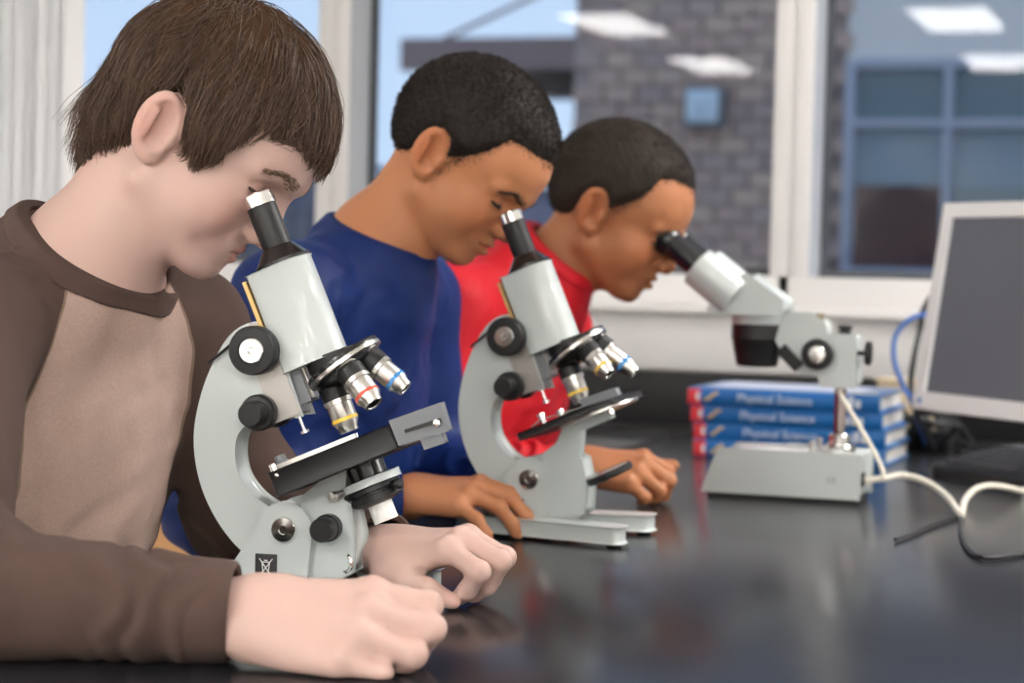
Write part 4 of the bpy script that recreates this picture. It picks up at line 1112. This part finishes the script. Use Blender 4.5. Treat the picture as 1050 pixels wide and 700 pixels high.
BOY2 = dict(
    label='boy in a blue long-sleeved shirt at the middle microscope', head=(-.824, 2.175, .409), yaw=0, pitch=41, roll=-3, scale=1.0,
    neck=(-.910, 2.165, .325), hip=(-1.06, 2.17, -.22), tyaw=-4, neck_r=.047, res=.0025,
    armR=((-.955, 2.02, .25), (-1.02, 1.985, .035), (-.835, 2.085, .036)),
    armL=((-.935, 2.325, .25), (-.92, 2.37, .04), (-.775, 2.235, .036)),
    face=dict(eye_z=9, lip=1.15, lipx=2.5), skin=SKIN2, pigment=dict(cheek=(1.08, .92, .88), ear=(1.1, .88, .82), lip=(.95, .62, .66), lid=(.85, .78, .74), nail=(1.5, 1.75, 2.0)),
    brow_mat=BROW2, lash_mat=LASH2, lash_r=.00075,
    hands=[dict(wrist=(-.835, 2.085, .042), fwd=(1, .05, .08), dorsal=(-.18, -.28, 1), side='R', flex=((22, 30, 20), (22, 32, 20), (24, 32, 22), (30, 22, 15)),
                thumb=((.020, .028, -.008), (.050, .048, -.014), (.076, .054, -.020), (.098, .050, -.026)), spread=(4, 0, -5, -26), scale=.92),
           dict(wrist=(-.775, 2.235, .042), fwd=(.75, -.5, .0), dorsal=(0, 0, 1), side='L', flex=((20, 30, 20), (22, 32, 20), (24, 32, 22), (30, 22, 15)),
                thumb=((.020, .028, -.008), (.050, .044, -.014), (.076, .046, -.020), (.096, .040, -.026)), scale=.9)],
    hair=dict(rough=1.0, thick=7, table=HT2, mat=HAIR2, cap_tint=.8, rad=.0005, colv=.5,
              grow=grow_short(4.0, 14000, 21, HT2)),
    shirt=dict(mat=SH_BLUE, width=.150, depth=.098, arm_r=(.058, .050, .034), cuff_back=(.014, .01), cuff_h=.022, wr=1.0, seed=12, res=.0042,
               col_px=(394, 240), col_n=(.38, 0, .92), col_r=.053, collar=dict(kind='mock', top=.014, mat=SH_BLUE)))
BOY3 = dict(
    label='boy in a red shirt looking into the stereo microscope', head=(-.776, 2.630, .364), yaw=5, pitch=30, roll=0, scale=1.03,
    neck=(-.868, 2.618, .285), hip=(-1.05, 2.62, -.22), tyaw=-4, neck_r=.047, res=.0028,
    armR=((-.940, 2.480, .235), (-.965, 2.40, .040), (-.755, 2.460, .036)),
    armL=((-.898, 2.768, .205), (-.98, 2.82, -.03), (-1.0, 2.66, -.13)),
    face=dict(eye_z=8, lip=1.2, lipx=3), skin=SKIN3, pigment=dict(cheek=(1.08, .92, .88), ear=(1.1, .88, .82), lip=(1.05, .62, .66), lid=(.85, .78, .74), nail=(1.5, 1.75, 2.0)),
    brow_mat=BROW2, lash_mat=LASH2, lash_r=.00075,
    hands=[dict(wrist=(-.755, 2.460, .046), fwd=(1, .10, .0), dorsal=(-.05, -.45, .9), side='R', flex=((35, 68, 40), (38, 72, 42), (42, 72, 42), (46, 70, 40)),
                thumb=((.020, .028, -.008), (.050, .042, -.020), (.084, .046, -.022), (.120, .048, -.024)), spread=(3, 0, -2, -5), scale=.95),
           dict(wrist=(-1.0, 2.66, -.13), fwd=(.2, -.9, -.2), dorsal=(.2, 0, 1), side='L', flex=((20, 30, 20), (22, 32, 20), (24, 32, 22), (30, 22, 15)),
                thumb=((.020, .028, -.008), (.050, .044, -.014), (.076, .046, -.020), (.096, .040, -.026)), scale=.9)],
    hair=dict(rough=.9, thick=6, table=HT3, mat=HAIR3, cap_tint=.9, rad=.0005, colv=.4,
              grow=grow_short(3.4, 11000, 23, HT3)),
    shirt=dict(mat=SH_RED, width=.145, depth=.096, arm_r=(.055, .048, .034), cuff_back=(.014, .01), cuff_h=.022, wr=1.5, seed=22, res=.0046,
               col_px=(577, 258), col_n=(.66, 0, .75), col_r=.056, collar=dict(kind='crew', w=.013, mat=SH_RED)))
for B in (BOY1, BOY2, BOY3): build_person(B)
# ------------------------------------------------------------------ books
M_COVER = [mat('blue_cover_%d' % i, c, .35, coat=.3) for i, c in enumerate(((.012, .175, .52), (.012, .165, .50), (.010, .155, .48), (.012, .150, .46)))]
M_PAGES = mat('book_pages', (.66, .63, .58), .8, noise=(400, (.55, .52, .47), .8)); M_REDB = mat('spine_red', (.72, .04, .05), .4)
M_TXT = mat('spine_lettering', (.72, .82, .95), .5); M_GOLD = mat('spine_gold', (.72, .52, .22), .5); M_PUB = mat('spine_white', (.75, .80, .86), .5)
M_PALE = mat('cover_photo_pale', (.62, .66, .78), .35, noise=(9, (.42, .50, .74), .6)); M_TABLB = mat('cover_pink', (.72, .56, .60), .4)
BL, BD, BHh = .302, .222, .0272
order = ['bottom', 'second from the bottom', 'third from the bottom', 'top']
for i in range(4):
    sh = [(.008, 0), (.006, .004), (.001, .002), (-.003, -.001)][i]; rz = math.radians([-1.4, -1.1, -1.0, -1.2][i])
    R = empty('textbook', (-.779+BL/2+sh[0], 3.135+BD/2+sh[1], T+.0003+i*BHh), rz)
    tag(R, 'blue hardcover science textbook with a red spine end, %s of the stack' % order[i], 'book', 'stacked science textbooks')
    c = M_COVER[i]; th = .003
    box('back_cover', (0, 0, th/2), (BL, BD, th), c, R, .0008)
    fc = box('front_cover', (0, 0, BHh-th/2), (BL, BD, th-.0004), c, R, .0008)
    if i == 3: box('cover_picture', (-.01, .014, BHh+.0001), (BL*.80, BD*.80, .0004), M_PALE, fc); box('cover_strip', (.118, -.07, BHh+.0002), (.045, .03, .0005), mat('cover_cream', (.75, .68, .42), .4), fc)
    box('page_block', (.0, .006, BHh/2), (BL-.010, BD-.016, BHh-2*th), M_PAGES, R)
    bm = bmesh.new(); sec = [(-.5+0, 0), (-.5, 1)]
    pts = [(0, 0)]+[(-.0035*math.sin(math.pi*k/8)-.0005, BHh*k/8) for k in range(9)]+[(.004, BHh), (.004, 0)]
    add_prism(bm, pts[1:], -BL/2, BL/2, lambda u, w, t: Vector((t, -BD/2+u, w)))
    sp = bm_obj('spine', bm, c, R, smooth=40)
    FM = Matrix.Translation((-.012, -BD/2-.0042, BHh/2)) @ Matrix.Rotation(math.pi/2, 4, 'X')
    text_obj('spine_title', 'Physical Science', .0185, FM, M_TXT, sp)
    box('red_band', (-BL/2+.0105, -BD/2-.0030, BHh/2), (.020, .0028, BHh-.003), M_REDB, sp, .0004)
    box('pale_band', (-BL/2+.0165, -BD/2-.0043, BHh/2), (.0055, .0006, BHh*.45), M_PUB, sp)
    bm = bmesh.new(); add_tube(bm, catmull([(-BL/2+.029, -BD/2-.0036, BHh*.28), (-BL/2+.036, -BD/2-.0042, BHh*.42), (-BL/2+.041, -BD/2-.0042, BHh*.62), (-BL/2+.049, -BD/2-.0036, BHh*.75)], 5), .0026, 7)
    bm_obj('gold_emblem', bm, M_GOLD, sp, smooth=40)
    bm = bmesh.new()
    for k in range(3): add_box(bm, (BL/2-.055+.011*k, -BD/2-.0040, BHh/2+(.002 if k % 2 else -.001)), (.008, .0006, BHh*(.45 if k != 1 else .62)))
    bm_obj('publisher_mark', bm, M_PUB, sp)

# ------------------------------------------------------------------ monitor
M_MONW = mat('monitor_white', (.93, .93, .95), .35); M_SCREEN = mat('screen_dark_grey', (.13, .14, .18), .28, spec=.5)
M_CREAM = mat('cream_cable', (.66, .62, .54), .45); M_BLUEC = mat('blue_cable', (.06, .16, .50), .4); M_BLKC = mat('black_cable', (.010, .010, .011), .45)
yw, tlt = math.radians(-45.6), math.radians(8.67)
bl_ = Vector((-.4266, 3.0774, T+.0964)); MW, MH = .385, .310
MM = Matrix.Rotation(yw, 4, 'Z') @ Matrix.Rotation(-tlt, 4, 'X')
bx_ = bl_+MM.to_3x3() @ Vector((MW/2, .06, 0))
mon = empty('computer_monitor', (bx_.x, bx_.y, T)); tag(mon, 'white framed flat computer monitor with a dark grey screen', 'monitor')
ML = Matrix.Translation(bl_-mon.location) @ MM
bz = .022
box('bezel', (MW/2, .012, bz*.6), (MW, .024, bz*1.2), M_MONW, mon, M=ML); box('bezel', (MW/2, .012, MH-bz/2), (MW, .024, bz), M_MONW, mon, M=ML)
box('bezel', (bz/2, .012, MH/2), (bz, .0238, MH-.001), M_MONW, mon, M=ML); box('bezel', (MW-bz/2, .012, MH/2), (bz, .0238, MH-.001), M_MONW, mon, M=ML)
box('screen', (MW/2, .010, MH/2), (MW-.03, .010, MH-.03), M_SCREEN, mon, M=ML)
box('rear_shell', (MW/2, .042, MH/2), (MW*.94, .04, MH*.92), mat('monitor_grey', (.45, .45, .47), .5), mon, M=ML, bevel=.008)
box('logo_badge', (.016, -.0008, .0125), (.007, .0012, .007), M_BLUER, mon, M=ML)
lathe('stand_neck', [(.025, .012), (.022, .10), (.02, .16)], M_MONW, mon, 24, (.10, -.06, 0)); lathe('stand_foot', [(.105, 0), (.105, .008), (.09, .013), (.03, .016)], M_MONW, mon, 48, (.10, -.06, 0))
# ------------------------------------------------------------------ keyboard
KF = at_z(957, 489, 0); kyaw = math.radians(-46)
kb = empty('keyboard', (KF.x, KF.y, T), kyaw); tag(kb, 'black keyboard lying in front of the white monitor', 'keyboard')
M_KEY = mat('black_key', (.045, .045, .05), .45); M_KBB = mat('keyboard_body', (.014, .014, .016), .4)
bm = bmesh.new(); add_prism(bm, [(0, 0), (.16, 0), (.16, .044), (.145, .044), (0, .018)], 0, .45, lambda u, w, t: Vector((t, u, w))); bm_obj('case', bm, M_KBB, kb, bevel=.002)
bm = bmesh.new(); add_prism(bm, [(.001, 0), (.0165, 0), (.0145, .007), (.003, .007)], .001, .0165, lambda u, w, t: Vector((t, w if False else u, w))); k0 = bm_obj('key', bm, M_KEY, kb)
first = True
for r in range(6):
    for c_ in range(24):
        if r == 0 and 3 <= c_ <= 8: continue
        o = k0 if first else copy_obj(k0, kb); first = False
        o.location = (.008+c_*.0181, .012+r*.0190, .0185+(.012+r*.019)*.179)
bm = bmesh.new(); add_prism(bm, [(.001, 0), (.0165, 0), (.0145, .007), (.003, .007)], .001, .106, lambda u, w, t: Vector((t, u, w))); bm_obj('space_bar', bm, M_KEY, kb, loc=(.008+3*.0181, .012, .0207))

# ------------------------------------------------------------------ cables
def W_(px, py, z): p = at_z(px, py, z); return p
def cable(name, pts, r, m, label):
    P = [Vector(p) for p in pts]; o = empty(name, (P[0].x, P[0].y, T)) if False else None
    bm = bmesh.new(); base = Vector((P[0].x, P[0].y, T)); add_tube(bm, [p-base for p in catmull(P, 8)], r, 8)
    ob = bm_obj(name, bm, m, smooth=60, loc=base); tag(ob, label, 'cable'); return ob
sx, sy = -.530, 2.652
cable('power_cable', [(sx+.107, sy-.010, T+.030), (sx+.130, sy-.004, T+.032), at_d(925, 487, 2.70), at_d(950, 494, 2.68), at_d(970, 508, 2.62), at_z(985, 528, .004)], .0042, M_CREAM, 'cream power cable arching right from the stereo microscope base')
cable('cable_loop', [at_z(986, 529, .0045), at_d(990, 512, 2.62), at_d(1003, 500, 2.66), at_d(1022, 498, 2.70), at_d(1050, 504, 2.74), at_d(1080, 512, 2.72), at_z(1110, 524, .0045)], .0042, M_CREAM, 'cream cable loop in front of the keyboard')
cable('lamp_cable', [(sx+.060, sy+.02, T+.150), (sx+.075, sy-.016, T+.135), (sx+.098, sy-.018, T+.10), (sx+.122, sy-.015, T+.06), (sx+.130, sy-.016, T+.036), (sx+.109, sy-.018, T+.028)], .0032, M_CREAM, 'thin pale cable running from the stereo microscope pole down to its base')
cable('blue_network_cable', [at_d(950, 322, 3.2), at_d(932, 328, 3.2), at_d(918, 345, 3.2), at_d(917, 370, 3.2), at_d(926, 395, 3.2), at_d(936, 415, 3.2), at_z(950, 460, .004)], .0040, M_BLUEC, 'blue network cable curving beside the monitor')
cable('black_video_cable', [at_d(958, 300, 3.25), at_d(947, 318, 3.25), at_d(943, 340, 3.25), at_d(938, 362, 3.22), at_d(934, 392, 3.22), at_d(938, 420, 3.2), at_z(958, 462, .006)], .0048, M_BLKC, 'black video cable hanging behind the monitor edge')
rgc = random.Random(8)
for i in range(7):
    c0 = at_z(930+rgc.uniform(-8, 30), 468-rgc.uniform(0, 12), .0); pts = []
    for k in range(9):
        a = k*.95+i*1.3; rr = rgc.uniform(.025, .065)
        pts.append((c0.x+rr*math.cos(a)*1.1, c0.y+.03+rr*math.sin(a)*.7, T+.008+rgc.uniform(0, .07)))
    cable('black_cable', pts, .0042+.0006*(i % 3), M_BLKC, 'black cable in the dark tangle behind the keyboard')['group'] = 'tangled black cables'
cable('mouse_cable', [at_z(985, 528, .003), at_z(960, 536, .003), at_z(935, 547, .003), at_z(918, 553, .003)], .0022, M_BLKC, 'thin black cable trailing left across the table from the cream loop')
cable('black_lead', [at_z(985, 529, .003), at_z(985, 545, .003), at_z(992, 562, .003), at_z(1012, 572, .003), at_z(1060, 566, .003)], .0026, M_BLKC, 'thin black cable curling towards the right front of the table')
ad = empty('power_adapter', (at_z(948, 463, 0).x, at_z(948, 463, 0).y+.02, T), math.radians(-20)); tag(ad, 'black power adapter block among the tangled cables', 'adapter')
box('adapter_body', (0, 0, .018), (.11, .055, .036), M_KBB, ad, .004); tube('strain_relief', [(.055, 0, .018), (.078, 0, .014)], .006, M_BLKC, ad)
kp = at_y(932, 400, 3.52); cr = empty('cream_box', (kp.x, 3.52, T)); tag(cr, 'small cream wooden block behind the textbooks', 'block')
hz_ = kp.z-T+.012
box('block_body', (0, 0, hz_/2), (.10, .06, hz_), mat('cream_wood', (.62, .50, .34), .6), cr, .003); box('block_lid', (0, 0, hz_+.004), (.104, .064, .008), mat('cream_lid', (.70, .58, .40), .6), cr, .002)
